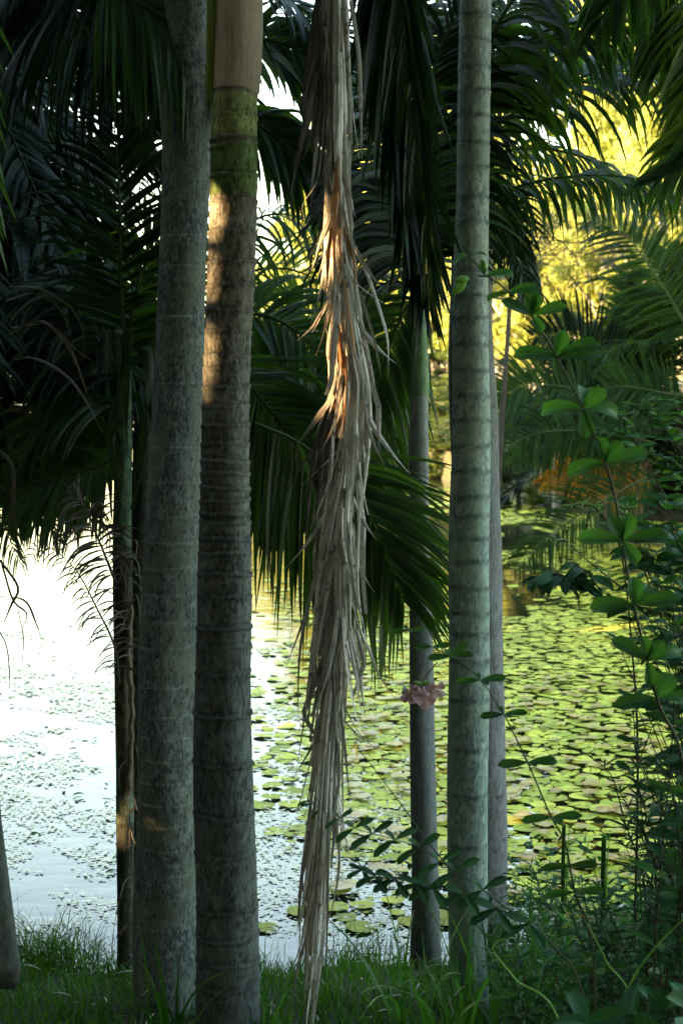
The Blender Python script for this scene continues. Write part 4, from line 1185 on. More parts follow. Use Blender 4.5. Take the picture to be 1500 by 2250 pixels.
def thicket(label, x0, x1, y0, y1, Y, n, L, W, mat, seed, shape='ovate', nodes=7, per=3, dY=.35, up=.1, slant=-.35, name='leafy_bush'):
    r = rs(seed)
    bx = (x0 + x1) / 2 + 60
    st = []
    for k in range(n):
        tx, ty = r.uniform(x0, x1), y0 + (y1 - y0) * r.uniform(0, 1)
        Yk = Y + r.uniform(-dY, dY)
        a = onground(bx + r.uniform(-60, 60), Yk)
        l_ = r.uniform(250, 420)
        mid = P(tx - slant * l_, ty + l_, Yk)
        pts = np.array([a, (np.array(a) + mid) / 2 + r.normal(0, .05, 3), mid, P(tx, ty, Yk)]) if mid[2] > a[2] + .1 else np.array([a, (np.array(a) + P(tx, ty, Yk)) / 2, P(tx, ty, Yk)])
        st.append((pts, .0035, nodes, per))
    return plant(name, label, 'shrub', st, Y, L, W, mat, seed=seed, shape=shape, up=up, curl=.5, start=.45, stem_mat=B_TWIG)


thicket('dense dark bush down the right edge, between the glossy bush and the narrow-leaved shrubs', 1400, 1540, 1150, 1750, 4.4, 26, .062, .036, M_BROADD, 340, nodes=8)
thicket('broad-leaved mid-green bush filling the right edge beside the tall vine', 1370, 1560, 900, 1350, 3.9, 34, .080, .046, M_BROAD, 344, nodes=7)
thicket('second broad-leaved bush lower at the right edge, behind the lower vine leaves', 1350, 1560, 1250, 1700, 3.8, 22, .085, .05, M_BROADD, 345, nodes=6)
thicket('tangled dark bush along the bottom right, under the narrow-leaved shrubs', 1180, 1540, 1900, 2150, 4.3, 34, .065, .026, M_BROADD, 341, nodes=7)
thicket('mid-green leafy undershrub between the grass clumps at lower right', 1080, 1480, 2020, 2230, 4.6, 30, .06, .02, M_BROAD, 342, nodes=6, shape='lance')
thicket('bluish lance-leaved thicket rising at the lower right edge', 1360, 1540, 1600, 2000, 4.7, 24, .075, .016, M_NARROW, 343, nodes=9, shape='lance')

# narrow-leaved shrubs lower right
def narrow(label, bx, Y, tops, seed, L=.075, W=.014, mat=None, nodes=16, group=None):
    st = []
    for q, t in enumerate(tops):
        st.append((S3(bx + (q - len(tops) / 2) * 10, Y, *t), .004, nodes, 4))
    return plant('narrow_leaf_shrub', label, 'shrub', st, Y, L, W, mat or M_NARROW, seed=seed, shape='lance', up=.25, curl=.6, fold=.5, start=.35, stem_mat=B_TWIG, group=group)


narrow('narrow-leaved bluish shrub standing highest over the lily pads at right', 1445, 4.3, [[(1440, 2000), (1410, 1800), (1395, 1640), (1390, 1560)], [(1470, 2000), (1450, 1800), (1470, 1660)], [(1420, 2000), (1370, 1800), (1340, 1700), (1290, 1660)], [(1450, 1950), (1400, 1720), (1430, 1600)], [(1440, 1950), (1420, 1850), (1360, 1740)]], 320)
narrow('narrow-leaved shrub at the right edge, touching the frame', 1530, 4.0, [[(1510, 2000), (1500, 1800), (1470, 1700)], [(1500, 2050), (1460, 1900), (1440, 1830)], [(1530, 1900), (1520, 1700), (1500, 1600)]], 321)
narrow('small bluish narrow-leaved plant just right of the holed trunk base', 1200, 5.6, [[(1190, 2050), (1180, 1940), (1165, 1900)], [(1200, 2050), (1215, 1960), (1240, 1930)], [(1170, 2060), (1160, 1980), (1150, 1960)], [(1210, 2080), (1225, 2010), (1260, 1975)]], 322, L=.07, W=.013, nodes=10)
narrow('low narrow-leaved plant in the middle of the lower right undergrowth', 1330, 4.2, [[(1330, 2150), (1325, 2080), (1310, 2020)], [(1350, 2150), (1390, 2060), (1400, 1990)], [(1300, 2160), (1270, 2060), (1230, 2040)], [(1340, 2200), (1360, 2100), (1350, 2050)]], 323, nodes=12)
narrow('dark low shrub in the bottom right corner', 1450, 3.6, [[(1450, 2200), (1430, 2100), (1400, 2050)], [(1470, 2200), (1490, 2080), (1480, 2000)], [(1420, 2240), (1380, 2150), (1340, 2120)]], 324, L=.09, W=.02, nodes=10, mat=M_BROADD)
narrow('low leafy weed between the ringed trunk and the bottom right undergrowth', 1150, 4.6, [[(1150, 2200), (1140, 2100), (1120, 2050)], [(1180, 2200), (1200, 2120), (1230, 2090)], [(1130, 2230), (1100, 2150), (1080, 2120)]], 325, L=.08, W=.025, nodes=9, mat=M_BROADD)
# broad out-of-focus leaves bottom right corner
shrub('broadleaf_weed', 'large soft blurred leaves very near in the bottom right corner', 'plant', onground(1500, 2.6), [[(1480, 2330), (1460, 2220)], [(1480, 2330), (1540, 2200), (1570, 2160)], [(1480, 2330), (1330, 2260), (1290, 2250)]], .12, .085, M_BROADD, 330, 2.6, nodes=3, per=3, shape='ovate', up=.3, curl=.3)
# thin pale grass stalks crossing, lower right
mb = MB()
for pp in ([(1185, 2255), (1170, 2240), (1010, 2140), (900, 2080), (860, 2040)], [(1360, 2300), (1330, 2220), (1380, 2130), (1470, 2060)], [(1120, 2250), (1240, 2160), (1180, 2060), (1120, 1990)]):
    pass
st_ = empty('grass_stalk', tuple(onground(1300, 3.2)))
tag(st_, 'pale thin arching grass stalks leaning across the lower right undergrowth', 'grass stalks')
for pp in (S3(1330, 3.2, (1240, 2290), (1130, 2150), (1080, 2080), (1125, 2060)), S3(1350, 3.2, (1360, 2270), (1385, 2160), (1440, 2080), (1500, 2020)), S3(1450, 3.3, (1400, 2270), (1330, 2110), (1290, 2030))):
    v, f = stemtube(pp, .0035, .0015); mb.add(v, f, (.8, .3, 0))
mb.build('stalk', M_YOUNG, st_)

# cut reeds
for lab, px, top, bot, w_ in (('thick cut green reed stalk standing nearer the ringed trunk', 1236, 1812, 2010, .008), ('second cut green reed stalk, right of the first and slightly shorter', 1324, 1840, 2010, .010)):
    Yr = 5.6
    pts = S3(px - 4, Yr, (px - 3, bot), (px, (top + bot) / 2), (px + 2, top))
    mb = MB()
    v, f = tube(spline(pts, 30), w_, 10)
    mb.add(v, f, (.2, .3, 0))
    o = mb.build('reed', M_SEDGE)
    tag(o, lab, 'reed')
    ro = P(px + 12, top + 90, Yr)
    mb = MB()
    v, f = tube(spline([P(px + 6, 2010, Yr), P(px + 9, 1900, Yr), P(px + 16, top - 20, Yr)], 16), np.linspace(.006, .001, 16), 5)
    mb.add(v, f, (.9, .5, 0))
    sub(o)
    mb.build('reed_leaf', M_YOUNG, o).location = (0, 0, 0)

# dead twiggy bush beyond, right of the ringed trunk
mb = MB()
r = rs(400)


def twig(p, d, l, rad, dep):
    q = [p]
    dd = d.copy()
    for _ in range(4):
        dd = norm(dd + r.normal(0, .22, 3) + np.array([0, 0, -.02]))
        q.append(q[-1] + dd * l / 4)
    v, f = tube(np.array(q), np.linspace(rad, rad * .6, 5), 4)
    mb.add(v, f, (r.uniform(), .5, 0))
    if dep > 0:
        for _ in range(3 if dep > 2 else 4):
            k = r.randint(1, 5)
            twig(q[k], norm(dd + r.normal(0, .65, 3)), l * .68, rad * .6, dep - 1)


bt = P(1120, 660, 14)
for k in range(5):
    twig(bt, norm(np.array([r.uniform(-.5, 1), r.uniform(-.5, .5), r.uniform(.1, .9)])), .75, .012, 5)
v, f = tube(np.array([[bt[0] - .3, 14, -.3], [bt[0] - .1, 14, bt[2] * .5], bt]), [.04, .03, .02], 6)
mb.add(v, f, (.3, .5, 0))
o = mb.build('bare_bush', M_STRAWD)
tag(o, 'bare tangled twiggy bush just right of the ringed trunk against the yellow trees', 'bush')

# ---------------------------------------------------------------- grass
def blades(mb, n, fx, hr, wr, seed, lean=.35, segs=5, cluster=None):
    r = rs(seed)
    xy = fx(r, n)
    n = len(xy)
    base = np.stack([xy[:, 0], xy[:, 1], gz(xy[:, 0], xy[:, 1]) - .01], -1)
    h = r.uniform(hr[0], hr[1], n) * r.uniform(.6, 1, n)
    a = r.uniform(0, 6.28, n)
    d = norm(np.stack([np.cos(a) * lean * r.uniform(0, 1, n), np.sin(a) * lean * r.uniform(0, 1, n), np.ones(n)], -1))
    wv = norm(np.cross(d, r.normal(0, 1, (n, 3))))
    w = r.uniform(wr[0], wr[1], n)
    out = norm(np.stack([d[:, 0], d[:, 1], np.zeros(n)], -1))
    bend = r.uniform(.2, 1.3, n)[:, None]
    rnd = r.uniform(0, 1, n)
    p = base
    rows, ar = [], []
    for k in range(segs + 1):
        u = k / segs
        ww = (w * (1 - u ** 1.8) * .5 + .0004)[:, None]
        rows.append(np.stack([p - wv * ww, p + wv * ww], 1))
        ar.append(np.stack([np.repeat(rnd[:, None], 2, 1), np.full((n, 2), u), np.tile([-1, 1], (n, 1))], -1))
        d = norm(d + (out * .35 + np.array([0, 0, -.30])) * bend * u)
        p = p + d * (h / segs)[:, None]
    V = np.stack(rows, 1).reshape(-1, 3)
    A = np.stack(ar, 1).reshape(-1, 3)
    gf = grid_faces(segs + 1, 2)
    F = (gf[None] + (np.arange(n) * (segs + 1) * 2)[:, None, None]).reshape(-1, 4)
    mb.add(V, F, A)


def fx_turf(r, n):
    y = r.uniform(4.2, 7.4, n)
    x = r.uniform(-.30, .30, n) * y
    k = y < shoreY(x) + .04
    return np.stack([x, y], -1)[k]


mb = MB()
blades(mb, 26000, fx_turf, (.04, .13), (.003, .007), 501)
tag(mb.build('turf', M_GRASS), 'soft fine green grass covering the bank between the trunks', 'grass', kind='stuff')


def fx_edge(r, n):
    x = r.uniform(-1.9, 1.9, n)
    y = shoreY(x) + r.normal(-.10, .16, n)
    k = np.sin(x * 6 + 1) + np.sin(x * 13.3) + r.normal(0, .8, n) > -.3
    return np.stack([x, y], -1)[k]


mb = MB()
blades(mb, 5200, fx_edge, (.08, .26), (.003, .006), 502, lean=.45)
tag(mb.build('waterside_grass', M_GRASS), 'taller wispy grass fringing the water edge', 'grass', kind='stuff')
mb = MB()
blades(mb, 420, lambda r, n: np.stack([r.normal(-.1, .05, n) if False else P(115, 0, 6.2)[0] + r.normal(0, .16, n), 6.25 + r.normal(0, .12, n)], -1), (.2, .42), (.003, .006), 503, lean=.8)
tag(mb.build('grass_tuft', M_GRASS), 'bushy grass tuft at the water edge, left of the thin dark palm', 'grass tuft')


mb = MB()
r = rs(508)
n_ = 260
q = fx_turf(r, n_ * 2)[:n_]
n_ = len(q)
dd = r.normal(0, 1, (n_, 3)); dd[:, 2] *= .25
leafset(mb, np.stack([q[:, 0], q[:, 1], gz(q[:, 0], q[:, 1]) + r.uniform(.01, .07, n_)], -1), dd, np.array([0, 0, 1.0]) + r.normal(0, .3, (n_, 3)), r.uniform(.03, .16, n_), r.uniform(.008, .02, n_), .5, .6, 'lance', segs=5, seed=509)
tag(mb.build('leaf_litter', M_STRAW), 'dry brown fallen leaves and frond scraps lying in the grass', 'leaf litter', kind='stuff')


def sedge(label, px, Y, n, h, w, seed, spread=.12):
    mb = MB()
    x0 = P(px, 0, Y)[0]
    blades(mb, n, lambda r, k: np.stack([x0 + r.normal(0, spread, k), Y + r.normal(0, spread * .7, k)], -1), h, w, seed, lean=.5, segs=8)
    tag(mb.build('sedge_clump', M_SEDGE), label, 'grass clump', 'coarse grass clumps on the bank')


sedge('clump of broad bright grass blades before the foot of the broad grey trunk', 365, 4.9, 16, (.35, .6), (.010, .020), 510, .07)
sedge('thin wiry grass clump at the bottom left, left of the thin palm', 200, 4.7, 16, (.25, .5), (.004, .009), 511, .18)
sedge('clump of broad grass blades before the foot of the pale ringed trunk', 1020, 4.9, 30, (.4, .7), (.010, .02), 512, .14)
sedge('dense coarse grass clump just right of the pale ringed trunk', 1120, 5.0, 60, (.4, .75), (.009, .018), 513, .15)
sedge('coarse grass clump in the middle of the lower right undergrowth', 1270, 5.2, 70, (.4, .8), (.007, .015), 514, .18)
sedge('coarse bright grass clump at the right edge of the bank', 1430, 5.3, 80, (.4, .9), (.007, .015), 515, .2)
sedge('sparse grass clump between the hanging straw frond and the slim trunk', 800, 5.3, 24, (.15, .4), (.004, .009), 516, .25)
sedge('few arching blades of grass right of the brown trunk foot', 590, 4.9, 9, (.4, .6), (.008, .012), 517, .03)
mb = MB()
r = rs(520)
c_ = []
for _ in range(90):
    cx_, cy_ = r.uniform(.75, 2.0), r.uniform(4.3, 6.9)
    cz_ = float(gz(cx_, cy_)) + r.uniform(.02, .35)
    c_.append(np.array([cx_, cy_, cz_]) + r.normal(0, .09, (28, 3)))
c_ = np.concatenate(c_)
n_ = len(c_)
dd = r.normal(0, 1, (n_, 3)); dd[:, 2] = np.abs(dd[:, 2]) * .4
leafset(mb, c_, dd, np.array([0, 0, 1.0]) + r.normal(0, .3, (n_, 3)), r.uniform(.04, .09, n_), r.uniform(.012, .035, n_), .4, .5, 'lance', segs=4, seed=521)
tag(mb.build('undergrowth', M_BROADD), 'dark tangle of low leaves among the coarse grass at lower right', 'undergrowth', kind='stuff')

# ---------------------------------------------------------------- lily pads
def padmesh(seed, nseg=14):
    r = rs(seed)
    a0 = r.uniform(0, 6.28)
    th = a0 + np.linspace(.16, 2 * math.pi - .16, nseg)
    rad = 1 + .05 * np.sin(3 * th + seed) + .02 * np.sin(7 * th)
    V = np.vstack([[[0, 0, 0]], np.stack([rad * np.cos(th), rad * np.sin(th), .03 * np.sin(2 * th + seed) + .02], -1)])
    F = np.array([[0, k, k + 1] for k in range(1, nseg)])
    return V, F


PADS = [padmesh(k) for k in range(7)]
vn = lambda x, y, s: np.sin(x * s + 1.3 * np.sin(y * s * .7)) + np.sin(y * s * 1.27 + 1.1 * np.sin(x * s * .83 + 2)) + .6 * np.sin((x + y) * s * 2.1 + 1)


def pad_ok(x, y, r):
    """pads fill the right side; towards the left they give way to open bright water"""
    px = 750 + FPX * x / y
    edge = np.interp(y, [6, 8, 10, 13, 18, 25, 60], [700, 660, 690, 770, 800, 840, 900])
    prob = 1 / (1 + np.exp(-(px - edge) / 60))
    hole = vn(x, y, 1.1) < -1.35
    dark = (px < 1210 + 40 * np.sin(y)) & (px > 930) & (y > 16.5) & (y < 30) & (vn(x, y, .7) < 1.3)
    mid = (px < 1000) & (y > 22) & (vn(x, y * .5, .6) < .6)
    nearwater = (px < 880) & (y < 8.6) & (y > 7.0) & (r.uniform(0, 1, len(x)) < .75)
    p = prob * np.where(hole, .12, .95) * np.where(dark, .012, 1) * np.where(mid, .02, 1)
    return (r.uniform(0, 1, len(x)) < p) & ~nearwater & (y > shoreY(x) - .1) & (y < farY(x) - 1)


r = rs(600)
xs, ys, rr_ = [], [], []
for (ya, yb, n_, sz) in ((6.5, 10.5, 9000, .056), (10.5, 15, 17000, .055), (15, 22, 30000, .062), (22, 33, 36000, .078), (33, 80, 16000, .15)):
    y = np.sqrt(r.uniform(ya ** 2, yb ** 2, n_))
    x = (r.uniform(-330, 860, n_) / FPX) * y
    k = pad_ok(x, y, r)
    x, y = x[k], y[k]
    rd_ = sz * (.35 + 1.15 * r.uniform(0, 1, len(x)) ** 1.4)
    o_ = np.argsort(-rd_)
    cell, taken, kp = {}, 2.6 * sz, []
    for q in o_:
        cx_, cy_ = int(math.floor(x[q] / taken)), int(math.floor(y[q] / taken))
        ok_ = True
        for ax in (-1, 0, 1):
            for ay in (-1, 0, 1):
                for w_ in cell.get((cx_ + ax, cy_ + ay), ()):
                    if (x[q] - x[w_]) ** 2 + (y[q] - y[w_]) ** 2 < (.86 * (rd_[q] + rd_[w_])) ** 2:
                        ok_ = False; break
                if not ok_: break
            if not ok_: break
        if ok_:
            cell.setdefault((cx_, cy_), []).append(q); kp.append(q)
    xs.append(x[kp]); ys.append(y[kp]); rr_.append(rd_[kp])
x = np.concatenate(xs); y = np.concatenate(ys); rad = np.concatenate(rr_)
order = np.argsort(y)
x, y, rad = x[order], y[order], rad[order]
nind = 0
padme = []
for k in range(6):
    V, F = PADS[k]
    me_o = mk('lily_pad', V * np.array([1, 1, 1]), F, M_PAD, None, {'leaf': np.tile(((k + .5) / 6, .5, 0), (len(V), 1))})
    padme.append(me_o.data)
    bpy.data.objects.remove(me_o)
inview = np.abs(x / y) < .235
print('PADS', len(x))
stuff = MB()
for k in range(len(x)):
    z = .006 + .012 * r.uniform()
    if inview[k] and nind < 290:
        o = bpy.data.objects.new('lily_pad', padme[k % 6])
        COL.objects.link(o)
        o.location = (x[k], y[k], z)
        o.rotation_euler = (r.normal(0, .03), r.normal(0, .03), r.uniform(0, 6.28))
        o.scale = (rad[k], rad[k], rad[k])
        tag(o, 'round notched yellow-green lily pad floating among its like near the bank', 'lily pad', 'lily pads nearest the bank')
        nind += 1
    else:
        V, F = PADS[k % 7]
        a = r.uniform(0, 6.28)
        ca, sa = math.cos(a), math.sin(a)
        W_ = np.stack([V[:, 0] * ca - V[:, 1] * sa, V[:, 0] * sa + V[:, 1] * ca, V[:, 2] + V[:, 0] * r.normal(0, .05) + V[:, 1] * r.normal(0, .05)], -1) * rad[k]
        stuff.add(W_ + np.array([x[k], y[k], z]), F, (r.uniform(), .5, 0))
tag(stuff.build('lily_pads', M_PAD), 'carpet of yellow-green lily pads stretching across the right of the pond', 'lily pads', kind='stuff')

# yellowed pads and floating leaves
mb = MB()
for k in range(420):
    yy = r.uniform(7, 13)
    px = r.uniform(680, 1500)
    V, F = PADS[k % 7]
    sz = r.uniform(.025, .07)
    mb.add(V * sz * np.array([1, 1, 2]) + np.array([(px - 750) / FPX * yy, yy, .035]), F, (r.uniform(), .5, 0))
tag(mb.build('yellowed_pads', leafmat('yellow_pad', (.35, .2, .02), (.5, .4, .05), tf=.1, ribs=0)), 'yellowed floating leaves scattered among the lily pads', 'floating leaves', kind='stuff')
# duckweed and small floating scraps on the left
mb = MB()
n_ = 60000
y = np.sqrt(r.uniform(6.0 ** 2, 17 ** 2, n_))
x = (r.uniform(-800, 160, n_) / FPX) * y
den = vn(x, y * .8, 1.7) * .8 + vn(x, y, 5.3) * .6 + vn(x, y, 13.0) * .35 + np.interp(y, [6, 8, 10, 12, 17], [1.6, .9, .1, -.6, -2.2])
k = (den + r.normal(0, .25, n_) > .25)
x, y = x[k], y[k]
n_ = len(x)
sz = r.uniform(.004, .015, n_) * np.interp(y, [6, 12], [.8, 1.5])
a = r.uniform(0, 6.28, n_)
th = np.array([0, 1.2, 2.5, 3.7, 5.0])
ang_ = a[:, None] + th[None]
V = np.stack([x[:, None] + sz[:, None] * np.cos(ang_), y[:, None] + sz[:, None] * np.sin(ang_) * .9, .006 + sz[:, None] * .06 * np.sin(ang_ * 1 + a[:, None]) + .004], -1).reshape(-1, 3)
F = np.arange(n_ * 5).reshape(n_, 5)
rnd = np.repeat(r.uniform(0, 1, n_), 5)
tag(mk('duckweed', V, F, M_DUCK, None, {'leaf': np.stack([rnd, rnd * 0 + .5, rnd * 0], -1)}), 'mat of duckweed and small floating leaves on the bright water at left', 'duckweed', kind='stuff')
# upturned dark leaf scraps
mb = MB()
for k in range(130):
    yy = r.uniform(7.3, 15)
    px = r.uniform(0, 760)
    q = np.array([(px - 750) / FPX * yy, yy, .01])
    s_ = r.uniform(.02, .055)
    leafset(mb, [q], [(r.normal(), r.normal(), abs(r.normal()) * .35)], [(0, 0, 1)], [s_ * 1.6], [s_], .6, .8, 'ovate', segs=4, seed=k)
tag(mb.build('upturned_leaves', M_BROADD), 'dark curled leaf scraps standing out of the bright water', 'floating leaves', kind='stuff')

# ================================================================ RIGHT BANK PALMS (25-30 m)
def farpalm(label, px, pyc, Y, n, L, LL, seed, az, mat=M_FARPALM, el=(70, -20), cut=None, **kw):
    c = P(px, pyc, Y)
    zb = float(gz(c[0], Y))
    e = palm(label, c[0], Y, group='feathery palms on the right bank')
    v, f = tube(np.array([[c[0], Y, zb - .2], [c[0], Y, c[2]]]), [.16, .13], 12)
    plain('trunk', v, f, B_HOLED, e)
    crown(e, c, n, L, LL, seed=seed, mat=mat, az=az, el=el, **kw)
    return e


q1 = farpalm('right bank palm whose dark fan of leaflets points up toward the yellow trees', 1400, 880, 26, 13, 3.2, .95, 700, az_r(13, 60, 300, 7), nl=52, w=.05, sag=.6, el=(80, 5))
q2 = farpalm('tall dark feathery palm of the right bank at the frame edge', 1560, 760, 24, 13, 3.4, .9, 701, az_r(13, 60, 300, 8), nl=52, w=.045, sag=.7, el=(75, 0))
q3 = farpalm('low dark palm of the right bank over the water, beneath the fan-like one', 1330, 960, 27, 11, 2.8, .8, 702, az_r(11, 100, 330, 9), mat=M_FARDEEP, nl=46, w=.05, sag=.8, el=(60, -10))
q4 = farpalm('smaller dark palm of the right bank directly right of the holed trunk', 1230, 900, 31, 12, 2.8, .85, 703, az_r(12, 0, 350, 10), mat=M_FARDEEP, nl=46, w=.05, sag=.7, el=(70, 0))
frond(q2, PP([(1530, 760), (1480, 670), (1430, 592), (1368, 512), (1298, 478)], 21.5), n=60, L=1.05, w=.045, ang=(75, 45), droop=.25, lift=.05, up=(0, -1, .3), seed=710, mat=M_FARPALM, rr=.03)
frond(q1, PP([(1400, 905), (1330, 880), (1240, 850), (1150, 850), (1090, 880)], 23), n=60, L=1.45, w=.05, ang=(72, 50), droop=.15, lift=.1, up=(0, -1, .2), seed=711, mat=M_FARPALM, rr=.03, lens=(1.1, .8))
frond(q1, PP([(1400, 890), (1330, 790), (1250, 740), (1170, 740)], 24), n=56, L=1.2, w=.05, ang=(72, 50), droop=.15, lift=.1, up=(0, -1, .2), seed=712, mat=M_FARDEEP, rr=.03)
frond(q2, PP([(1500, 870), (1440, 860), (1380, 850), (1330, 850)], 21), n=44, L=.75, w=.04, ang=(72, 45), droop=.1, lift=.1, up=(0, -1, .2), seed=713, mat=M_FARPALM, rr=.02)
frond(q3, PP([(1440, 975), (1360, 955), (1250, 946), (1170, 955), (1100, 990)], 22.5), n=60, L=1.0, w=.045, ang=(80, 60), droop=1.2, lift=-.2, up=(0, -1, .2), seed=714, mat=M_FARPALM, rr=.025)
frond(q3, PP([(1450, 1035), (1380, 1070), (1290, 1120), (1200, 1182), (1130, 1250)], 21), n=64, L=.95, w=.03, ang=(72, 45), droop=.5, lift=.05, up=(0, -1, .2), seed=715, mat=M_FARPALM, rr=.022, lens=(.9, 1))
frond(q3, PP([(1440, 1080), (1370, 1060), (1300, 1045), (1240, 1040), (1190, 1060)], 23.5), n=60, L=.62, w=.05, ang=(72, 45), droop=.9, lift=.05, up=(0, -1, .2), seed=716, mat=M_ORANGE, rr=.02)

# ================================================================ FAR SUNLIT TREES
def treemesh(seed, nleaf, h=10.0, rw=4.0, blobs=46, size=.2, asp=.6):
    r = rs(seed)
    cs_ = []
    for _ in range(blobs):
        a, u = r.uniform(0, 6.28), r.uniform(-1, 1)
        q = r.uniform(.35, 1) ** .6
        cs_.append((math.cos(a) * math.sqrt(1 - u * u) * rw * q, math.sin(a) * math.sqrt(1 - u * u) * rw * q, h * .60 + u * h * .40 * q))
    cs_ = np.array(cs_)
    i = r.randint(0, blobs, nleaf)
    br = r.uniform(.35, 1.05, blobs)
    off = norm(r.normal(0, 1, (nleaf, 3))) * (r.uniform(.15, 1, nleaf) ** .5)[:, None] * br[i][:, None] * rw * .28
    off[:, 2] *= .7
    V_, F_, A_ = quads(cs_[i] + off, size, seed, aspect=asp)
    A_ = A_.copy()
    A_[:, 0] = .4 * A_[:, 0] + .6 * np.repeat(r.uniform(0, 1, blobs)[i], 4)
    return cs_, (V_, F_, A_)


TREES = []
for k in range(3):
    cs_, (V, F, A) = treemesh(800 + k, 13000, size=.26)
    mb = MB()
    mb.add(V, F, A)
    tm = mb.build('crown', M_FARLEAF, smooth=False)
    tb = MB()
    v, f = tube(np.array([[0, 0, -.6], [.1, 0, 2.5], [-.1, .1, 5.5], [0, 0, 8]]), [.28, .22, .15, .06], 8)
    tb.add(v, f, (.3, 0, 0))
    for c_ in cs_[::3]:
        s_ = np.array([0, 0, max(1.8, c_[2] - 2.2)])
        v, f = tube(spline([s_, (s_ + c_) / 2 + np.array([0, 0, .3]), c_], 6), np.linspace(.08, .02, 6), 5)
        tb.add(v, f, (.5, 0, 0))
    to = plain('trunk', np.concatenate(tb.V), np.concatenate(tb.F), B_HOLED, None)
    TREES.append((tm.data, to.data))
    bpy.data.objects.remove(tm); bpy.data.objects.remove(to)


def tree(label, px, Y, topy, width, k, rot, mat=None, group='sunlit trees beyond the pond', cat='tree'):
    c = P(px, 900, Y)
    zb = float(gz(c[0], Y))
    top = P(px, topy, Y)[2]
    sz, sx = (top - zb) / 10.0, width / 8.0
    if cat == 'bush': zb -= .24 * (top - zb)
    e = empty('leafy_bush' if cat == 'bush' else 'broadleaf_tree', (c[0], Y, zb))
    tag(e, label, cat, group)
    for nm, me in zip(('crown', 'trunk'), TREES[k % 3]):
        o = bpy.data.objects.new(nm, me)
        COL.objects.link(o)
        o.parent = e
    e.scale = (sx, sx, sz)
    e.rotation_euler = (0, 0, rot)
    if mat:
        for o in e.children:
            if o.name.startswith('crown'):
                o.data = o.data.copy()
                o.data.materials[0] = mat
            else:
                o.data = o.data.copy()
                o.data.materials[0] = B_DARKSTEM
    return e


tl = [(570, 100, 580, 10), (640, 92, 560, 10), (700, 105, 520, 11), (770, 86, 400, 12), (840, 98, 250, 13), (900, 84, 150, 13), (955, 90, 60, 11), (1010, 80, 60, 8), (1090, 86, 330, 9),
      (1170, 76, 380, 9), (1240, 80, 340, 9), (1380, 70, 60, 8), (1370, 76, -100, 12), (1440, 66, -200, 12), (1510, 72, -200, 12), (1330, 56, 330, 8), (1200, 60, 420, 8), (1100, 62, 450, 8), (1450, 54, 300, 8), (1560, 60, 0, 9)]
names = ['leftmost', 'second from left', 'third from left', 'fourth from left', 'fifth from left']
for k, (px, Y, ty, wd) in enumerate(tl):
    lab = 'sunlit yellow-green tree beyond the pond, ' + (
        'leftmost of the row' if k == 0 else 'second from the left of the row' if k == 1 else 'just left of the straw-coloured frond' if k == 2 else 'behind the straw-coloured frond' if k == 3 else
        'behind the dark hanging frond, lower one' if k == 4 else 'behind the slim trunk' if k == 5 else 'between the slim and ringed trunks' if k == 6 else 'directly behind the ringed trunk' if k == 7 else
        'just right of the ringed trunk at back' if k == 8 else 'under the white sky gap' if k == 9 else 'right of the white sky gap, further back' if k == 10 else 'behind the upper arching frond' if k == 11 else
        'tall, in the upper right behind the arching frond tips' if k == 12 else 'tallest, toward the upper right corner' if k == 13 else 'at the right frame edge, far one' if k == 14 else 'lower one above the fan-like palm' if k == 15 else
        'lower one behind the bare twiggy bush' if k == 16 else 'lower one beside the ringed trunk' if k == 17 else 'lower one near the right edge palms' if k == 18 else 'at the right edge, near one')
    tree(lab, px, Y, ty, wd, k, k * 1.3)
# darker bushes along the far shore
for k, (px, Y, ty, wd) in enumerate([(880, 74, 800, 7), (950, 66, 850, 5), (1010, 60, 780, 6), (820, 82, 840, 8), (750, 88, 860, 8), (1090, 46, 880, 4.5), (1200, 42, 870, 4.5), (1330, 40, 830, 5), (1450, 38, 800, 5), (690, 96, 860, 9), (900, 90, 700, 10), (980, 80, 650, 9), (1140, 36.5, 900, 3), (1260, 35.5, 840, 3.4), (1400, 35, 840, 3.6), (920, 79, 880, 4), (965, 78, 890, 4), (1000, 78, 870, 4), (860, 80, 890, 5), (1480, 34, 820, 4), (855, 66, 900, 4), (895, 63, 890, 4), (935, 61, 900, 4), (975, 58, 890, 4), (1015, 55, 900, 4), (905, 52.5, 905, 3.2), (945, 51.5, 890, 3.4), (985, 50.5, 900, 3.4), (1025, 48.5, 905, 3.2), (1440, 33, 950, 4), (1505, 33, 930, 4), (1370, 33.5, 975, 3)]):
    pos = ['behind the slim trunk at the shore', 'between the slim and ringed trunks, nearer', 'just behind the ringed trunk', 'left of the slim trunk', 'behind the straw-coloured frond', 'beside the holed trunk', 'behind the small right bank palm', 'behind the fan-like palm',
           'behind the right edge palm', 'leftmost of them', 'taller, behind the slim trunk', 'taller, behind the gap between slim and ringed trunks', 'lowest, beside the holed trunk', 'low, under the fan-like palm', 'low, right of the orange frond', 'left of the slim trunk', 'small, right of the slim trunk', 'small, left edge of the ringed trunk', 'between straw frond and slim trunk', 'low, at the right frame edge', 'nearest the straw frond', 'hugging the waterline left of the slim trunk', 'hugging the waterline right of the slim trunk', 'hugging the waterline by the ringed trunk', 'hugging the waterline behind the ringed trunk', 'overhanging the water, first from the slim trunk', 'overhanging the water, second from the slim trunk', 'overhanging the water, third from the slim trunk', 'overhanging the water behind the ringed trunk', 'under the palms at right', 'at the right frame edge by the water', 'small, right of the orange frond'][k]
    tree('green shaded bush on the far shore, ' + pos, px, Y, ty, wd, k + 1, k * 2.1, M_BANKLEAF, 'bushes along the far shore', 'bush')

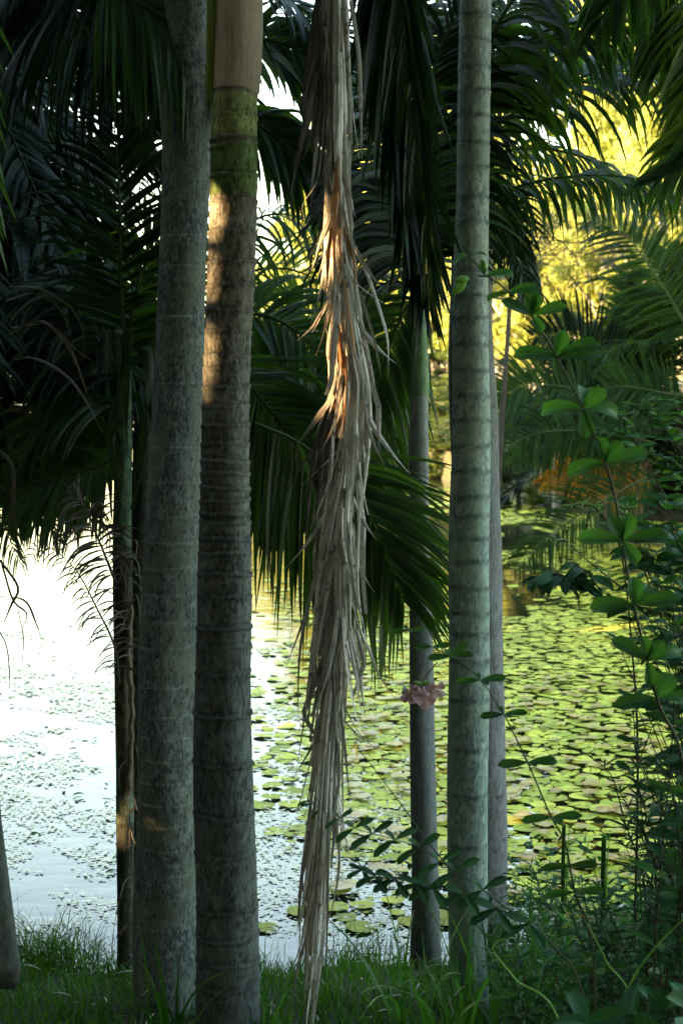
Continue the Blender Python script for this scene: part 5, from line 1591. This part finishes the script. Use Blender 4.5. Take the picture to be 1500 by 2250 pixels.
# far low wood on the horizon, left
r = rs(900)
n_ = 16000
x = r.uniform(-150, -10, n_)
y = farY(x) + r.uniform(2, 14, n_)
hh_ = 4.0 + 1.6 * np.sin(x * .21) + 1.2 * np.sin(x * .53 + 1)
z = .3 + hh_ * r.uniform(0, 1, n_) ** .8
mb = MB()
mb.add(*quads(np.stack([x, y, z], -1), .8, 901))
tag(mb.build('distant_wood', M_BANKLEAF, smooth=False), 'low distant wood along the horizon at the far end of the pond', 'wood', kind='stuff')

# ================================================================ UNSEEN WOOD ADDED AROUND AND BEHIND THE CAMERA (casts the shade)
def wood(n, seed, gen, size=.34):
    r = rs(seed)
    c = gen(r, n)
    # gaps shaped so sun beams fall on the brown trunk and the straw frond
    keep = near_beam(c) > size * .5
    return quads(c[keep], size, seed)


GAPS = [(503, py_, Y2, r_) for py_, r_ in ((465, .055), (510, .045), (600, .045), (655, .03), (755, .045), (815, .04), (860, .03))] + \
       [(px_, py_, YD, r_) for px_, py_, r_ in ((738, 470, .04), (745, 540, .06), (752, 610, .05), (765, 720, .05), (776, 800, .05), (780, 880, .045), (780, 940, .03))]


def near_beam(c):
    best = np.full(len(c), 9.0)
    for (px, py, Y, rad) in GAPS:
        d = c - P(px, py, Y)
        al = d @ S
        perp = np.linalg.norm(d - al[:, None] * S, axis=1)
        best = np.minimum(best, np.where(al > 0, perp - rad, 9.0))
    return best


def g_left(r, n):
    y = r.uniform(-16, 34, n)
    x = -11.5 - .10 * np.maximum(y - 8, 0) * 1.0 - r.uniform(0, 5, n)
    z = 17 * r.uniform(0, 1, n)
    cl = vn(y, z, .9) > -2.0
    return np.stack([x, y, z], -1)[cl]


def g_back(r, n):
    a = r.uniform(R(170), R(370), n)
    rad = r.uniform(7, 12, n)
    x, y = rad * np.cos(a), rad * np.sin(a) * .8 - 1.0
    return np.stack([x, y, r.uniform(-.2, 12, n)], -1)


def g_top(r, n):
    x, y = r.uniform(-12, 9, n), r.uniform(-12, 5.0, n)
    return np.stack([x, y, 7.0 + r.uniform(0, 4, n) - .12 * np.abs(y)], -1)


mb = MB()
mb.add(*wood(100000, 950, g_left, .6))
r = rs(955)
for k in range(0, len(GAPS)):  # fine leaves added to shape the edges of the sun beams
    px, py, Y, rad = GAPS[k]
    t_ = P(px, py, Y)
    e1 = norm(np.cross(S, [0, 0, 1.0])); e2 = np.cross(S, e1)
    for lo, hi in ((8.6, 9.6), (12.5, 15)):
        n_ = 900
        q_ = r.uniform(0, .5, n_) ** .8 * .75; a_ = r.uniform(0, 6.28, n_)
        c_ = t_ + S * r.uniform(lo, hi, n_)[:, None] + e1 * (q_ * np.cos(a_))[:, None] + e2 * (q_ * np.sin(a_))[:, None]
        c_ = c_[near_beam(c_) > .02]
        mb.add(*quads(c_, .12, 956 + k))
tag(mb.build('added_shade_left', M_ADDEDWOOD, smooth=False), 'unseen leaf mass added at left to shade the grove, with gaps for sun beams', 'wood', kind='stuff')  # added out of view to block the low sun
def g_right(r, n):
    y = r.uniform(12, 52, n)
    x = .24 * y + 2.2 + r.uniform(0, 7, n)
    return np.stack([x, y, r.uniform(0, 15, n)], -1)


def g_over(r, n):
    x, y = r.uniform(0, 16, n), r.uniform(18, 32, n)
    return np.stack([x, y, 12.6 + r.uniform(0, 3.5, n) + .15 * np.maximum(y - 26, 0)], -1)


mb = MB()
mb.add(*quads(g_right(rs(957), 30000), .6, 957))
mb.add(*quads(g_over(rs(958), 9000), .6, 958))
tag(mb.build('added_shade_right', M_ADDEDWOOD, smooth=False), 'unseen wood added over the right bank to keep the feathery palms in shade', 'wood', kind='stuff')  # added out of frame to cut skylight on the bank palms
mb = MB()
mb.add(*wood(22000, 951, g_back, .6))
mb.add(*wood(14000, 952, g_top, .6))
tag(mb.build('added_shade_canopy', M_ADDEDWOOD, smooth=False), 'unseen wood added behind and above the viewpoint to darken the grove', 'wood', kind='stuff')  # added out of view to cut skylight on the near trunks

# crowns of the tall palms, above the frame
crown(p1, ax1(7.2), 9, 2.6, .7, seed=960, mat=M_PALMD, el=(60, -5))
crown(p2, P(500, -800, Y2) + np.array([0, 0, .1]), 8, 2.4, .7, seed=961, mat=M_PALMD, el=(65, 10))
crown(p4, ax4(7.0), 8, 2.4, .7, seed=962, mat=M_PALMD, el=(60, 5))
